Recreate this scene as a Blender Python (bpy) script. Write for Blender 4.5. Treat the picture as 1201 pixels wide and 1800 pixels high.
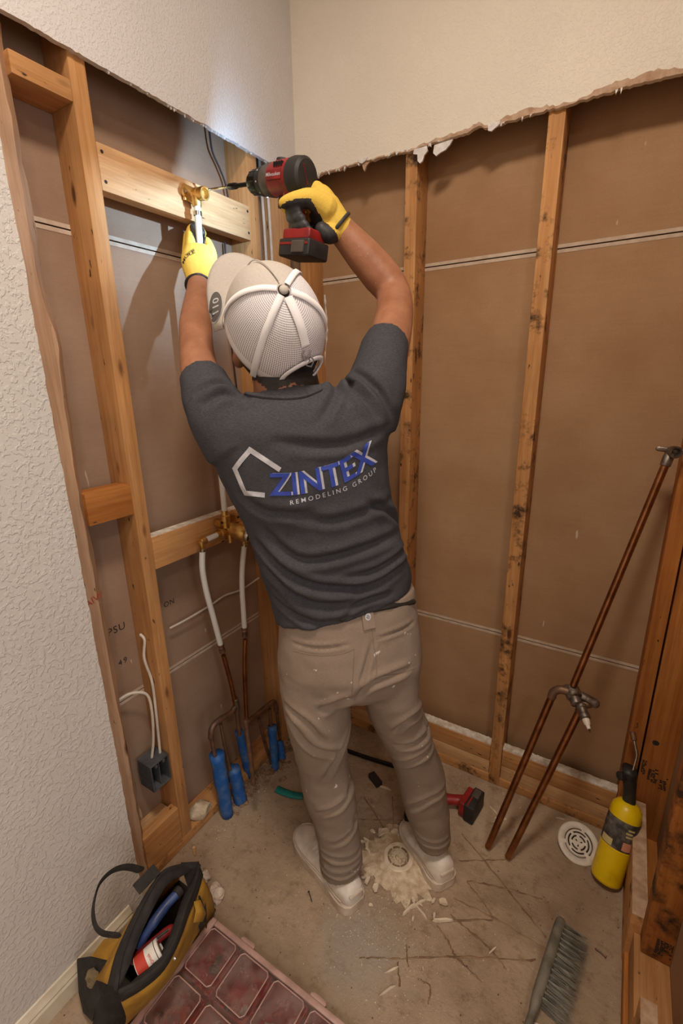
import bpy, bmesh, math, random
import numpy as np
from mathutils import Vector, Matrix, noise
from mathutils.bvhtree import BVHTree

for o in list(bpy.data.objects):
    bpy.data.objects.remove(o, do_unlink=True)
SC = bpy.context.scene
COL = SC.collection
random.seed(7)

# ------------------------------------------------------------------ camera
cam_data = bpy.data.cameras.new('camera')
cam_data.sensor_fit = 'VERTICAL'
cam_data.sensor_height = 36.0
cam_data.sensor_width = 24.02
cam_data.lens = 16.241
cam_data.clip_start = 0.02
cam = bpy.data.objects.new('camera', cam_data)
COL.objects.link(cam)
cam.matrix_world = Matrix(((0.85281, -0.1334, 0.50489, 1.1102),
                           (0.52196, 0.24787, -0.81616, -1.5255),
                           (-0.01627, 0.95957, 0.28101, 1.5421),
                           (0, 0, 0, 1)))
SC.camera = cam

# ------------------------------------------------------------------ world, lights, exposure
world = bpy.data.worlds.new('world')
SC.world = world
world.use_nodes = True
world.node_tree.nodes['Background'].inputs[0].default_value = (0.80, 0.88, 1.0, 1)
world.node_tree.nodes['Background'].inputs[1].default_value = 0.25

def area_light(name, loc, target, size, power, color, shape='DISK', size_y=None):
    d = bpy.data.lights.new(name, 'AREA')
    d.shape = shape
    d.size = size
    if size_y:
        d.size_y = size_y
    d.energy = power
    d.color = color
    o = bpy.data.objects.new(name, d)
    COL.objects.link(o)
    o.location = loc
    o.rotation_euler = (Vector(target) - Vector(loc)).to_track_quat('-Z', 'Y').to_euler()
    return o

CEIL = 3.0
lamp_main = area_light('ceiling_light', (0.95, -1.28, CEIL - 0.075), (0.95, -1.28, 0), 0.34, 22.0, (1.0, 0.88, 0.74))
lamp_fill = area_light('ceiling_light', (2.0, -2.55, CEIL - 0.075), (2.0, -2.55, 0), 0.34, 16.0, (1.0, 0.90, 0.79))  # unseen lamp added as soft fill from behind the camera
day = area_light('window_daylight', (3.14, -1.95, 1.55), (0.0, -1.2, 1.3), 1.0, 11.0, (0.82, 0.90, 1.0), 'RECTANGLE', 1.2)

SC.view_settings.view_transform = 'Standard'
SC.view_settings.look = 'None'
SC.view_settings.gamma = 1.0
SC.view_settings.use_curve_mapping = False
SC.view_settings.exposure = 0.0

# ------------------------------------------------------------------ helpers
WLOC = {}

def link(o, parent=None, label=None, cat=None, group=None, kind=None):
    COL.objects.link(o)
    if parent is not None:
        o.parent = parent
        o.matrix_parent_inverse = Matrix.Translation(-WLOC.get(parent.name, Vector((0, 0, 0))))
    if label:
        o['label'] = label
    if cat:
        o['category'] = cat
    if group:
        o['group'] = group
    if kind:
        o['kind'] = kind
    return o

def thing(name, label, cat, loc, group=None, kind=None):
    o = bpy.data.objects.new(name, None)
    o.empty_display_size = 0.05
    o.location = loc
    link(o, None, label, cat, group, kind)
    WLOC[o.name] = Vector(loc)
    return o

def mk(name, verts, faces, mat, parent=None, smooth=None, **kw):
    me = bpy.data.meshes.new(name)
    me.from_pydata([tuple(v) for v in verts], [], [tuple(f) for f in faces])
    me.update()
    bm = bmesh.new()
    bm.from_mesh(me)
    bmesh.ops.recalc_face_normals(bm, faces=bm.faces)
    bm.to_mesh(me)
    bm.free()
    return fin(name, me, mat, parent, smooth, **kw)

def fin(name, me, mat, parent=None, smooth=None, **kw):
    if mat is not None and len(me.materials) == 0:
        for m in (mat if isinstance(mat, (list, tuple)) else [mat]):
            me.materials.append(m)
    if smooth:
        me.shade_smooth()
        if smooth is not True:
            me.set_sharp_from_angle(angle=math.radians(smooth))
    o = bpy.data.objects.new(name, me)
    return link(o, parent, **kw)

def bmfin(name, bm, mat, parent=None, smooth=None, **kw):
    me = bpy.data.meshes.new(name)
    bmesh.ops.recalc_face_normals(bm, faces=bm.faces)
    bm.to_mesh(me)
    bm.free()
    return fin(name, me, mat, parent, smooth, **kw)

def bm_box(bm, lo, hi, bevel=0.0, seg=1, M=None):
    r = bmesh.ops.create_cube(bm, size=1.0)
    vs = r['verts']
    lo, hi = Vector(lo), Vector(hi)
    c, s = (lo + hi) / 2, hi - lo
    for v in vs:
        v.co = Vector((v.co.x * s.x, v.co.y * s.y, v.co.z * s.z)) + c
    if bevel:
        es = list({e for v in vs for e in v.link_edges})
        r2 = bmesh.ops.bevel(bm, geom=es, offset=bevel, segments=seg, affect='EDGES', profile=0.6)
        vs = list({v for f in r2['faces'] for v in f.verts} | {v for v in vs if v.is_valid})
    if M is not None:
        for v in vs:
            v.co = M @ v.co
    return vs

def box(name, lo, hi, mat, parent=None, bevel=0.003, seg=2, M=None, smooth=None, **kw):
    bm = bmesh.new()
    bm_box(bm, lo, hi, bevel, seg, M)
    return bmfin(name, bm, mat, parent, smooth, **kw)

def frame_along(pts):
    # parallel-transport frames along a polyline
    pts = [Vector(p) for p in pts]
    n = len(pts)
    T = []
    for i in range(n):
        a = pts[max(i - 1, 0)]
        b = pts[min(i + 1, n - 1)]
        T.append((b - a).normalized())
    ref = Vector((0, 0, 1)) if abs(T[0].z) < 0.9 else Vector((1, 0, 0))
    U = [(ref - T[0] * ref.dot(T[0])).normalized()]
    for i in range(1, n):
        u = U[-1] - T[i] * U[-1].dot(T[i])
        U.append(u.normalized())
    return pts, T, U

def smooth_path(pts, k=6, vals=None):
    # Catmull-Rom
    P = [Vector(p) for p in pts]
    out, ov = [], []
    n = len(P)
    for i in range(n - 1):
        p0, p1, p2, p3 = P[max(i - 1, 0)], P[i], P[i + 1], P[min(i + 2, n - 1)]
        for j in range(k):
            t = j / k
            out.append(0.5 * ((2 * p1) + (p2 - p0) * t + (2 * p0 - 5 * p1 + 4 * p2 - p3) * t * t
                              + (3 * p1 - p0 - 3 * p2 + p3) * t ** 3))
            if vals:
                ov.append(vals[i] * (1 - t) + vals[i + 1] * t)
    out.append(P[-1])
    if vals:
        ov.append(vals[-1])
        return out, ov
    return out

def tube_geo(pts, r, seg=10, cap='flat', flat=1.0, ref=None):
    pts, T, U = frame_along(pts)
    n = len(pts)
    R = r if isinstance(r, (list, tuple)) else [r] * n
    vs, fs = [], []
    for i in range(n):
        u = U[i]
        if ref is not None:
            u = Vector(ref) - T[i] * Vector(ref).dot(T[i])
            u.normalize()
        w = T[i].cross(u)
        for k in range(seg):
            a = 2 * math.pi * k / seg
            vs.append(pts[i] + (u * math.cos(a) + w * math.sin(a) * flat) * R[i])
    for i in range(n - 1):
        for k in range(seg):
            k2 = (k + 1) % seg
            fs.append((i * seg + k, i * seg + k2, (i + 1) * seg + k2, (i + 1) * seg + k))
    if cap == 'round':
        for end, i, sg in ((0, 0, -1), (1, n - 1, 1)):
            base = i * seg
            prev = list(range(base, base + seg))
            for st in (0.5, 0.85):
                s = len(vs)
                for k in range(seg):
                    d = vs[base + k] - pts[i]
                    vs.append(pts[i] + d * math.sqrt(1 - st * st) + T[i] * sg * R[i] * st)
                for k in range(seg):
                    k2 = (k + 1) % seg
                    fs.append((prev[k], prev[k2], s + k2, s + k))
                prev = list(range(s, s + seg))
            vs.append(pts[i] + T[i] * sg * R[i])
            for k in range(seg):
                fs.append((prev[k], prev[(k + 1) % seg], len(vs) - 1))
    elif cap == 'flat':
        fs.append(tuple(range(seg)))
        fs.append(tuple(range((n - 1) * seg, n * seg)))
    return vs, fs

def tube(name, pts, r, mat, parent=None, seg=10, cap='flat', flat=1.0, ref=None, smooth=40, **kw):
    v, f = tube_geo(pts, r, seg, cap, flat, ref)
    return mk(name, v, f, mat, parent, smooth, **kw)

def basis(axis, ref=None):
    a = Vector(axis).normalized()
    r = Vector(ref) if ref is not None else (Vector((0, 0, 1)) if abs(a.z) < 0.9 else Vector((1, 0, 0)))
    u = (r - a * r.dot(a)).normalized()
    return a, u, a.cross(u)

def lathe_geo(origin, axis, prof, seg=24, ref=None):
    # prof: (distance along the axis, radius)
    a, u, w = basis(axis, ref)
    o = Vector(origin)
    vs, fs = [], []
    for h, r in prof:
        for k in range(seg):
            t = 2 * math.pi * k / seg
            vs.append(o + a * h + (u * math.cos(t) + w * math.sin(t)) * max(r, 1e-5))
    n = len(prof)
    for i in range(n - 1):
        for k in range(seg):
            k2 = (k + 1) % seg
            fs.append((i * seg + k, i * seg + k2, (i + 1) * seg + k2, (i + 1) * seg + k))
    fs.append(tuple(range(seg)))
    fs.append(tuple(range((n - 1) * seg, n * seg)))
    return vs, fs

def lathe(name, origin, axis, prof, mat, parent=None, seg=24, smooth=35, ref=None, **kw):
    v, f = lathe_geo(origin, axis, prof, seg, ref)
    return mk(name, v, f, mat, parent, smooth, **kw)

def merge(*gs):
    V, F = [], []
    for v, f in gs:
        b = len(V)
        V += list(v)
        F += [tuple(i + b for i in q) for q in f]
    return V, F

def prism(name, outline, d, mat, parent=None, smooth=None, **kw):
    # closed 3-D outline extruded by the vector d
    d = Vector(d)
    n = len(outline)
    o = [Vector(p) for p in outline]
    vs = o + [p + d for p in o]
    fs = [tuple(range(n)), tuple(range(2 * n - 1, n - 1, -1))]
    for i in range(n):
        j = (i + 1) % n
        fs.append((i, j, n + j, n + i))
    me = bpy.data.meshes.new(name)
    me.from_pydata([tuple(v) for v in vs], [], fs)
    bm = bmesh.new()
    bm.from_mesh(me)
    bmesh.ops.triangulate(bm, faces=[f for f in bm.faces if len(f.verts) > 4])
    bmesh.ops.recalc_face_normals(bm, faces=bm.faces)
    bm.to_mesh(me)
    bm.free()
    return fin(name, me, mat, parent, smooth, **kw)

def text_mesh(body, size=1.0, extrude=0.0, shear=0.0, bold=0.0, space=1.0):
    c = bpy.data.curves.new('t', 'FONT')
    c.body = body
    c.size = size
    c.extrude = extrude
    c.shear = shear
    c.offset = bold
    c.space_character = space
    c.resolution_u = 3
    o = bpy.data.objects.new('t', c)
    COL.objects.link(o)
    dg = bpy.context.evaluated_depsgraph_get()
    me = bpy.data.meshes.new_from_object(o.evaluated_get(dg))
    bpy.data.objects.remove(o, do_unlink=True)
    return me

def text_on(name, body, o, right, up, height, mat, parent=None, bold=0.0, space=1.0, thick=0.0004, center=True, width=None, **kw):
    me = text_mesh(body, 1.0, 0.0, 0.0, bold, space)
    vs = [v.co.copy() for v in me.vertices]
    fs = [tuple(p.vertices) for p in me.polygons]
    x0 = min(v.x for v in vs); x1 = max(v.x for v in vs)
    y0 = min(v.y for v in vs); y1 = max(v.y for v in vs)
    s = height / (y1 - y0)
    sx = s if width is None else width / (x1 - x0)
    r = Vector(right).normalized()
    u = Vector(up)
    u = (u - r * u.dot(r)).normalized()
    n = r.cross(u)
    out = []
    for v in vs:
        x = (v.x - ((x0 + x1) / 2 if center else x0)) * sx
        y = (v.y - (y0 + y1) / 2) * s
        out.append(Vector(o) + r * x + u * y + n * thick)
    me2 = bpy.data.meshes.new(name)
    me2.from_pydata([tuple(v) for v in out], [], fs)
    return fin(name, me2, mat, parent, **kw)

def remesh(name, geos, voxel=0.006, smooth_it=6):
    v, f = merge(*geos)
    me = bpy.data.meshes.new(name)
    me.from_pydata([tuple(p) for p in v], [], f)
    bm = bmesh.new()
    bm.from_mesh(me)
    bmesh.ops.recalc_face_normals(bm, faces=bm.faces)
    bm.to_mesh(me)
    bm.free()
    o = bpy.data.objects.new(name, me)
    COL.objects.link(o)
    m = o.modifiers.new('r', 'REMESH')
    m.mode = 'VOXEL'
    m.voxel_size = voxel
    if smooth_it:
        s = o.modifiers.new('s', 'SMOOTH')
        s.iterations = smooth_it
        s.factor = 0.5
    dg = bpy.context.evaluated_depsgraph_get()
    r = bpy.data.meshes.new_from_object(o.evaluated_get(dg))
    bpy.data.objects.remove(o, do_unlink=True)
    r.name = name
    r.materials.clear()
    return r

def verts_np(me):
    a = np.empty(len(me.vertices) * 3, dtype=np.float32)
    me.vertices.foreach_get('co', a)
    return a.reshape(-1, 3).astype(float)

def normals_np(me):
    a = np.empty(len(me.vertices) * 3, dtype=np.float32)
    me.vertices.foreach_get('normal', a)
    return a.reshape(-1, 3).astype(float)

def set_verts(me, a):
    me.vertices.foreach_set('co', np.ascontiguousarray(a, dtype=np.float32).ravel())
    me.update()

def ring_loft(rings, seg=36, power=2.3, sub=4, cap=True):
    # rings: (left point, right point, half depth); smooth interpolation between them
    cs = [(Vector(a) + Vector(b)) / 2 for a, b, d in rings]
    ls = [(Vector(b) - Vector(a)) / 2 for a, b, d in rings]
    C2, B = smooth_path(cs, sub, [d for a, b, d in rings])
    L2 = smooth_path(ls, sub)
    n = len(C2)
    vs, fs = [], []
    for i in range(n):
        t = (C2[min(i + 1, n - 1)] - C2[max(i - 1, 0)]).normalized()
        l = L2[i]
        nb = l.cross(t).normalized() * B[i]
        for k in range(seg):
            a = 2 * math.pi * k / seg
            c, s = math.cos(a), math.sin(a)
            x = math.copysign(abs(c) ** (2 / power), c)
            y = math.copysign(abs(s) ** (2 / power), s)
            vs.append(C2[i] + l * x + nb * y)
    for i in range(n - 1):
        for k in range(seg):
            k2 = (k + 1) % seg
            fs.append((i * seg + k, i * seg + k2, (i + 1) * seg + k2, (i + 1) * seg + k))
    if cap:
        fs.append(tuple(range(seg)))
        fs.append(tuple(range((n - 1) * seg, n * seg)))
    return vs, fs

def limb_geo(pts4, seg=16, sub=5, cap='round', flat=1.0, ref=None):
    P, R = smooth_path([p[:3] for p in pts4], sub, [p[3] for p in pts4])
    return tube_geo(P, R, seg, cap, flat, ref)

def ell_geo(c, ax, ay, az, seg=20, rings=12):
    # ellipsoid with three axis vectors
    c, ax, ay, az = Vector(c), Vector(ax), Vector(ay), Vector(az)
    vs, fs = [c + az], []
    for i in range(1, rings):
        p = math.pi * i / rings
        for k in range(seg):
            a = 2 * math.pi * k / seg
            vs.append(c + az * math.cos(p) + (ax * math.cos(a) + ay * math.sin(a)) * math.sin(p))
    vs.append(c - az)
    for k in range(seg):
        fs.append((0, 1 + k, 1 + (k + 1) % seg))
    for i in range(rings - 2):
        for k in range(seg):
            k2 = (k + 1) % seg
            fs.append((1 + i * seg + k, 1 + (i + 1) * seg + k, 1 + (i + 1) * seg + k2, 1 + i * seg + k2))
    b = 1 + (rings - 2) * seg
    for k in range(seg):
        fs.append((b + k, len(vs) - 1, b + (k + 1) % seg))
    return vs, fs

# ------------------------------------------------------------------ materials
def srgb(r, g, b):
    f = lambda c: (c / 255 / 12.92) if c / 255 <= 0.04045 else ((c / 255 + 0.055) / 1.055) ** 2.4
    return (f(r), f(g), f(b), 1.0)

class NT:
    def __init__(self, name):
        self.m = bpy.data.materials.new(name)
        self.m.use_nodes = True
        self.t = self.m.node_tree
        self.b = self.t.nodes['Principled BSDF']
        self.tc = self.t.nodes.new('ShaderNodeTexCoord')
        self.vec = self.tc.outputs['Object']

    def n(self, typ, **kw):
        x = self.t.nodes.new(typ)
        for k, v in kw.items():
            setattr(x, k, v)
        return x

    def l(self, a, b):
        self.t.links.new(a, b)

    def mapping(self, scale=(1, 1, 1), rot=(0, 0, 0), rnd=False):
        mp = self.n('ShaderNodeMapping')
        mp.inputs['Scale'].default_value = scale
        mp.inputs['Rotation'].default_value = rot
        self.l(self.vec, mp.inputs['Vector'])
        if rnd:
            oi = self.n('ShaderNodeObjectInfo')
            mu = self.n('ShaderNodeMath', operation='MULTIPLY')
            mu.inputs[1].default_value = 37.0
            self.l(oi.outputs['Random'], mu.inputs[0])
            self.l(mu.outputs[0], mp.inputs['Location'])
        return mp.outputs[0]

    def noise(self, vec, scale, detail=4, rough=0.55, dist=0.0):
        x = self.n('ShaderNodeTexNoise')
        x.inputs['Scale'].default_value = scale
        x.inputs['Detail'].default_value = detail
        x.inputs['Roughness'].default_value = rough
        x.inputs['Distortion'].default_value = dist
        self.l(vec, x.inputs['Vector'])
        return x.outputs['Fac']

    def ramp(self, fac, stops):
        r = self.n('ShaderNodeValToRGB')
        e = r.color_ramp.elements
        while len(e) < len(stops):
            e.new(0.5)
        for i, (p, c) in enumerate(stops):
            e[i].position = p
            e[i].color = c if len(c) == 4 else (*c, 1)
        self.l(fac, r.inputs[0])
        return r.outputs[0]

    def mix(self, fac, a, b, mode='MIX'):
        x = self.n('ShaderNodeMix', data_type='RGBA', blend_type=mode)
        for s, v in ((x.inputs[0], fac), (x.inputs[6], a), (x.inputs[7], b)):
            if isinstance(v, (int, float)):
                s.default_value = v
            elif isinstance(v, tuple):
                s.default_value = v
            else:
                self.l(v, s)
        return x.outputs[2]

    def bump(self, h, strength=0.3, dist=0.002, normal=None):
        x = self.n('ShaderNodeBump')
        x.inputs['Strength'].default_value = strength
        x.inputs['Distance'].default_value = dist
        self.l(h, x.inputs['Height'])
        if normal is not None:
            self.l(normal, x.inputs['Normal'])
        return x.outputs[0]

    def out(self, col=None, rough=None, metal=None, normal=None, spec=None):
        b = self.b.inputs
        for s, v in ((b['Base Color'], col), (b['Roughness'], rough), (b['Metallic'], metal), (b['Normal'], normal),
                     (b['Specular IOR Level'], spec)):
            if v is None:
                continue
            if isinstance(v, (int, float, tuple)):
                s.default_value = v
            else:
                self.l(v, s)
        return self.m

W1 = (1, 1, 1, 1)
K1 = (0, 0, 0, 1)

def plain(name, c, c2=None, scale=30, rough=0.6, metal=0.0, bump=0.0, bscale=80, bdist=0.001, spec=None, amount=(0.35, 0.65), stretch=(1, 1, 1)):
    t = NT(name)
    v = t.mapping(stretch, rnd=True)
    col = srgb(*c)
    if c2 is not None:
        col = t.mix(t.ramp(t.noise(v, scale), [(amount[0], K1), (amount[1], W1)]), srgb(*c), srgb(*c2))
    nrm = t.bump(t.noise(v, bscale, 5), bump, bdist) if bump else None
    return t.out(col, rough, metal, nrm, spec)

def wood(name, c, c2, axis, dirt=0.0, knots=True, rough=0.7):
    t = NT(name)
    s = {'x': (1.2, 26, 26), 'y': (26, 1.2, 26), 'z': (26, 26, 1.2)}[axis]
    s2 = {'x': (3, 9, 9), 'y': (9, 3, 9), 'z': (9, 9, 3)}[axis]
    v = t.mapping(s, rnd=True)
    v2 = t.mapping(s2, rnd=True)
    v1 = t.mapping((1, 1, 1), rnd=True)
    g = t.noise(v, 2.2, 6, 0.6, 0.6)
    col = t.mix(t.ramp(g, [(0.36, K1), (0.66, W1)]), srgb(*c), srgb(*c2))
    fine = t.ramp(t.noise(v, 9, 3), [(0.35, (0.80, 0.80, 0.80, 1)), (0.6, W1)])
    col = t.mix(0.6, col, fine, 'MULTIPLY')
    big = t.ramp(t.noise(v1, 5, 3), [(0.3, (0.78, 0.76, 0.74, 1)), (0.65, (1.08, 1.06, 1.0, 1))])
    col = t.mix(0.85, col, big, 'MULTIPLY')
    if knots:
        vo = t.n('ShaderNodeTexVoronoi')
        vo.inputs['Scale'].default_value = 1.15
        t.l(v2, vo.inputs['Vector'])
        col = t.mix(t.ramp(vo.outputs['Distance'], [(0.05, W1), (0.11, K1)]), col, srgb(96, 56, 28))
    nick = t.ramp(t.noise(v2, 9, 2, 0.5), [(0.70, K1), (0.76, W1)])
    col = t.mix(nick, col, srgb(74, 48, 30))
    if dirt:
        d = t.ramp(t.noise(v1, 14, 8, 0.7), [(0.56 - dirt * 0.16, K1), (0.68 - dirt * 0.1, W1)])
        col = t.mix(d, col, srgb(66, 46, 30))
    nrm = t.bump(t.noise(v, 6, 4), 0.25, 0.0012)
    return t.out(col, rough, 0.0, nrm, 0.3)

FIR = (206, 154, 102), (186, 130, 78)
PALE = (214, 172, 128), (194, 148, 104)
DARK = (198, 130, 66), (172, 104, 48)
M = {}
for ax in 'xyz':
    M['fir_' + ax] = wood('fir_' + ax, *FIR, ax)
    M['pale_' + ax] = wood('pale_fir_' + ax, *PALE, ax)
    M['dark_' + ax] = wood('orange_fir_' + ax, *DARK, ax)
    M['dirty_' + ax] = wood('stained_fir_' + ax, *DARK, ax, dirt=0.55)
    M['weathered_' + ax] = wood('weathered_fir_' + ax, (206, 170, 140), (182, 142, 112), ax)
    M['used_' + ax] = wood('used_fir_' + ax, *FIR, ax, dirt=0.22)

def painted_wall(name, c, big=1.0):
    t = NT(name)
    v = t.mapping((1, 1, 1))
    n1 = t.noise(v, 88 * big, 3, 0.5, 0.3)
    flat = t.ramp(n1, [(0.50, K1), (0.58, W1)])
    n2 = t.noise(v, 190 * big, 3, 0.6)
    m = t.n('ShaderNodeMath', operation='MULTIPLY_ADD')
    t.l(n2, m.inputs[0]); m.inputs[1].default_value = 0.35
    t.l(flat, m.inputs[2])
    nrm = t.bump(m.outputs[0], 0.5, 0.0022 / big)
    col = t.mix(t.ramp(t.noise(v, 3, 4), [(0.3, K1), (0.7, W1)]), srgb(*c), srgb(*[int(x * 0.965) for x in c]))
    return t.out(col, 0.62, 0.0, nrm, 0.35)

M['paint_near'] = painted_wall('textured_paint_near', (218, 212, 206), 1.0)
M['paint_left'] = painted_wall('textured_paint_left', (222, 216, 214), 1.7)
M['paint_back'] = painted_wall('textured_paint_back', (238, 228, 213), 1.9)
M['paint_plain'] = plain('plain_paint', (225, 216, 204), rough=0.7)

def kraft(name, c, c2):
    t = NT(name)
    v = t.mapping((1, 1, 1))
    st = t.mapping((3, 3, 40))
    col = t.mix(t.ramp(t.noise(v, 4.5, 6, 0.6), [(0.32, K1), (0.68, W1)]), srgb(*c), srgb(*c2))
    col = t.mix(0.5, col, t.ramp(t.noise(v, 420, 2), [(0.3, (0.86, 0.85, 0.84, 1)), (0.7, (1.05, 1.05, 1.05, 1))]), 'MULTIPLY')
    col = t.mix(0.35, col, t.ramp(t.noise(st, 3, 3), [(0.35, (0.9, 0.88, 0.86, 1)), (0.65, W1)]), 'MULTIPLY')
    sc = t.ramp(t.noise(t.mapping((18, 18, 5)), 1.6, 2, 0.5), [(0.765, K1), (0.785, W1)])
    col = t.mix(sc, col, srgb(206, 186, 164))
    return t.out(col, 0.85, 0.0, t.bump(t.noise(v, 260, 3), 0.15, 0.0006), 0.2)

M['kraft_left'] = kraft('grey_brown_board_paper', (168, 140, 118), (152, 122, 100))
M['kraft_back'] = kraft('tan_board_paper', (178, 142, 108), (164, 126, 92))
M['seam'] = plain('board_edge_paper', (206, 186, 166), (188, 164, 142), 40, 0.85)
M['gypsum'] = plain('white_gypsum', (236, 232, 230), (212, 206, 202), 60, 0.9, bump=0.6, bscale=120, bdist=0.002)
M['torn'] = plain('torn_brown_paper', (200, 172, 148), (172, 136, 108), 50, 0.9, bump=0.5, bscale=90)
M['dust'] = plain('plaster_dust', (232, 224, 214), (196, 176, 154), 45, 0.95, bump=0.8, bscale=140, bdist=0.002)
M['dust_tan'] = plain('dusty_wood_top', (206, 174, 144), (176, 138, 108), 40, 0.95, bump=0.6, bscale=140, bdist=0.002)
M['trim'] = plain('cream_trim', (226, 214, 194), (206, 190, 166), 14, 0.45)

def concrete():
    t = NT('bare_concrete')
    v = t.mapping((1, 1, 1))
    a = t.noise(v, 3.2, 8, 0.6, 0.3)
    col = t.mix(t.ramp(a, [(0.3, K1), (0.7, W1)]), srgb(146, 122, 100), srgb(190, 166, 140))
    b = t.noise(v, 24, 9, 0.75)
    col = t.mix(t.ramp(b, [(0.52, K1), (0.72, (0.75, 0.75, 0.75, 1))]), col, srgb(112, 88, 68))
    w = t.noise(v, 23, 8, 0.75)
    col = t.mix(t.ramp(w, [(0.60, K1), (0.74, (0.8, 0.8, 0.8, 1))]), col, srgb(208, 186, 160))
    # spilled grey thinset dust, ragged patch in front of the drain
    ds = t.n('ShaderNodeVectorMath', operation='DISTANCE')
    t.l(v, ds.inputs[0])
    ds.inputs[1].default_value = (0.66, -0.74, 0.0)
    ns = t.n('ShaderNodeMath', operation='MULTIPLY_ADD')
    t.l(t.noise(v, 14, 9, 0.75), ns.inputs[0])
    ns.inputs[1].default_value = 0.34
    t.l(ds.outputs['Value'], ns.inputs[2])
    col = t.mix(t.ramp(ns.outputs[0], [(0.20, (0.7, 0.7, 0.7, 1)), (0.33, K1)]), col, srgb(170, 160, 150))
    vo = t.n('ShaderNodeTexVoronoi')
    vo.inputs['Scale'].default_value = 34
    t.l(v, vo.inputs['Vector'])
    sp = t.ramp(vo.outputs['Distance'], [(0.05, W1), (0.09, K1)])
    col = t.mix(sp, col, srgb(96, 74, 56))
    n1 = t.bump(t.noise(v, 26, 9, 0.68), 0.9, 0.009)
    n2 = t.bump(t.noise(v, 240, 4), 0.35, 0.001, n1)
    return t.out(col, 0.86, 0.0, n2, 0.25)

M['concrete'] = concrete()
M['mortar'] = plain('pale_mortar', (226, 208, 180), (188, 162, 132), 40, 0.95, bump=1.0, bscale=70, bdist=0.004)
M['chip'] = plain('plaster_chip', (232, 216, 192), (206, 186, 160), 30, 0.9, bump=0.5, bscale=90)
M['ridge'] = plain('thinset_ridge', (156, 128, 100), (112, 86, 64), 30, 0.95, bump=0.6, bscale=120)
M['copper'] = plain('copper', (184, 128, 88), (116, 76, 50), 26, 0.33, 1.0, bump=0.15, bscale=60, amount=(0.3, 0.8))
M['copper_old'] = plain('tarnished_copper', (150, 112, 88), (112, 92, 80), 40, 0.55, 0.75, bump=0.4, bscale=90, bdist=0.002)
M['brass'] = plain('brass', (224, 186, 116), (190, 146, 78), 30, 0.38, 0.9)
M['solder'] = plain('dull_solder', (150, 142, 134), (106, 92, 80), 60, 0.42, 0.85, bump=0.5, bscale=120, bdist=0.002)
M['steel'] = plain('bright_steel', (206, 202, 196), (168, 162, 154), 40, 0.25, 1.0)
M['pex'] = plain('white_pex', (236, 236, 234), rough=0.35)
M['romex'] = plain('white_cable', (222, 212, 200), (200, 188, 174), 20, 0.5)
M['sleeve'] = plain('blue_plastic', (28, 92, 168), (104, 132, 160), 30, 0.5, amount=(0.45, 0.8), bump=0.3, bscale=60)
M['black_plastic'] = plain('black_plastic', (34, 32, 31), (50, 46, 43), 40, 0.5)
M['black_cable'] = plain('dark_cable', (52, 38, 36), rough=0.6)
M['grey_box'] = plain('grey_plastic', (84, 86, 90), (66, 68, 72), 40, 0.6)
M['yellow_paint'] = plain('yellow_enamel', (244, 206, 10), (214, 170, 8), 22, 0.35, amount=(0.5, 0.8))
M['white_plastic'] = plain('white_plastic', (232, 222, 208), (214, 200, 184), 30, 0.45)
M['ink'] = plain('black_ink', (46, 34, 28), rough=0.8)
M['ink_red'] = plain('red_ink', (176, 70, 50), rough=0.8)
M['void'] = plain('dark_hole', (18, 14, 12), rough=0.95)

# ================================================================== structure
F = 0.0133          # drywall thickness
SD = 0.089          # stud depth
ZL, ZB = 2.208, 2.196
W = 1.288
SEAM_U, SEAM_L = 1.888, 0.608

def jag(n, amp, seed, fine=0.35):
    r = random.Random(seed)
    o, v = [], 0.0
    for i in range(n):
        v = v * 0.7 + r.uniform(-amp, amp) * 0.6
        o.append(v + r.uniform(-amp, amp) * fine)
    return o

# ---- floor: a gently uneven slab
def floor_h(x, y):
    return 0.0
gx = np.concatenate([np.arange(-0.12, 1.32, 0.008), np.arange(1.34, 3.22, 0.11)])
gy = np.concatenate([np.arange(-3.3, -1.2, 0.11), np.arange(-1.19, 0.12, 0.008)])
def pit(x, y):
    # worn, pitted slab: shallow hollows only, deepest round the old tile bed
    if not (0.02 < x < 1.27 and -1.18 < y < -0.01):
        return 0.0
    p = Vector((x, y, 0.0))
    w = 0.35 + 1.0 * math.exp(-(((x - 0.78) / 0.30) ** 2 + ((y + 0.48) / 0.26) ** 2))
    n = 0.55 * noise.noise(p * 16) + 0.3 * noise.noise(p * 41) + 0.25 * noise.noise(p * 90)
    return -0.0042 * w * max(0.0, n + 0.12)
vs = [(x, y, pit(x, y)) for y in gy for x in gx]
nx = len(gx)
fs = [(j * nx + i, j * nx + i + 1, (j + 1) * nx + i + 1, (j + 1) * nx + i) for j in range(len(gy) - 1) for i in range(nx - 1)]
floor = mk('floor', vs, fs, M['concrete'], None, True, kind='structure', label='bare brown concrete floor marked by old tile lines', cat='floor')

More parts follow.
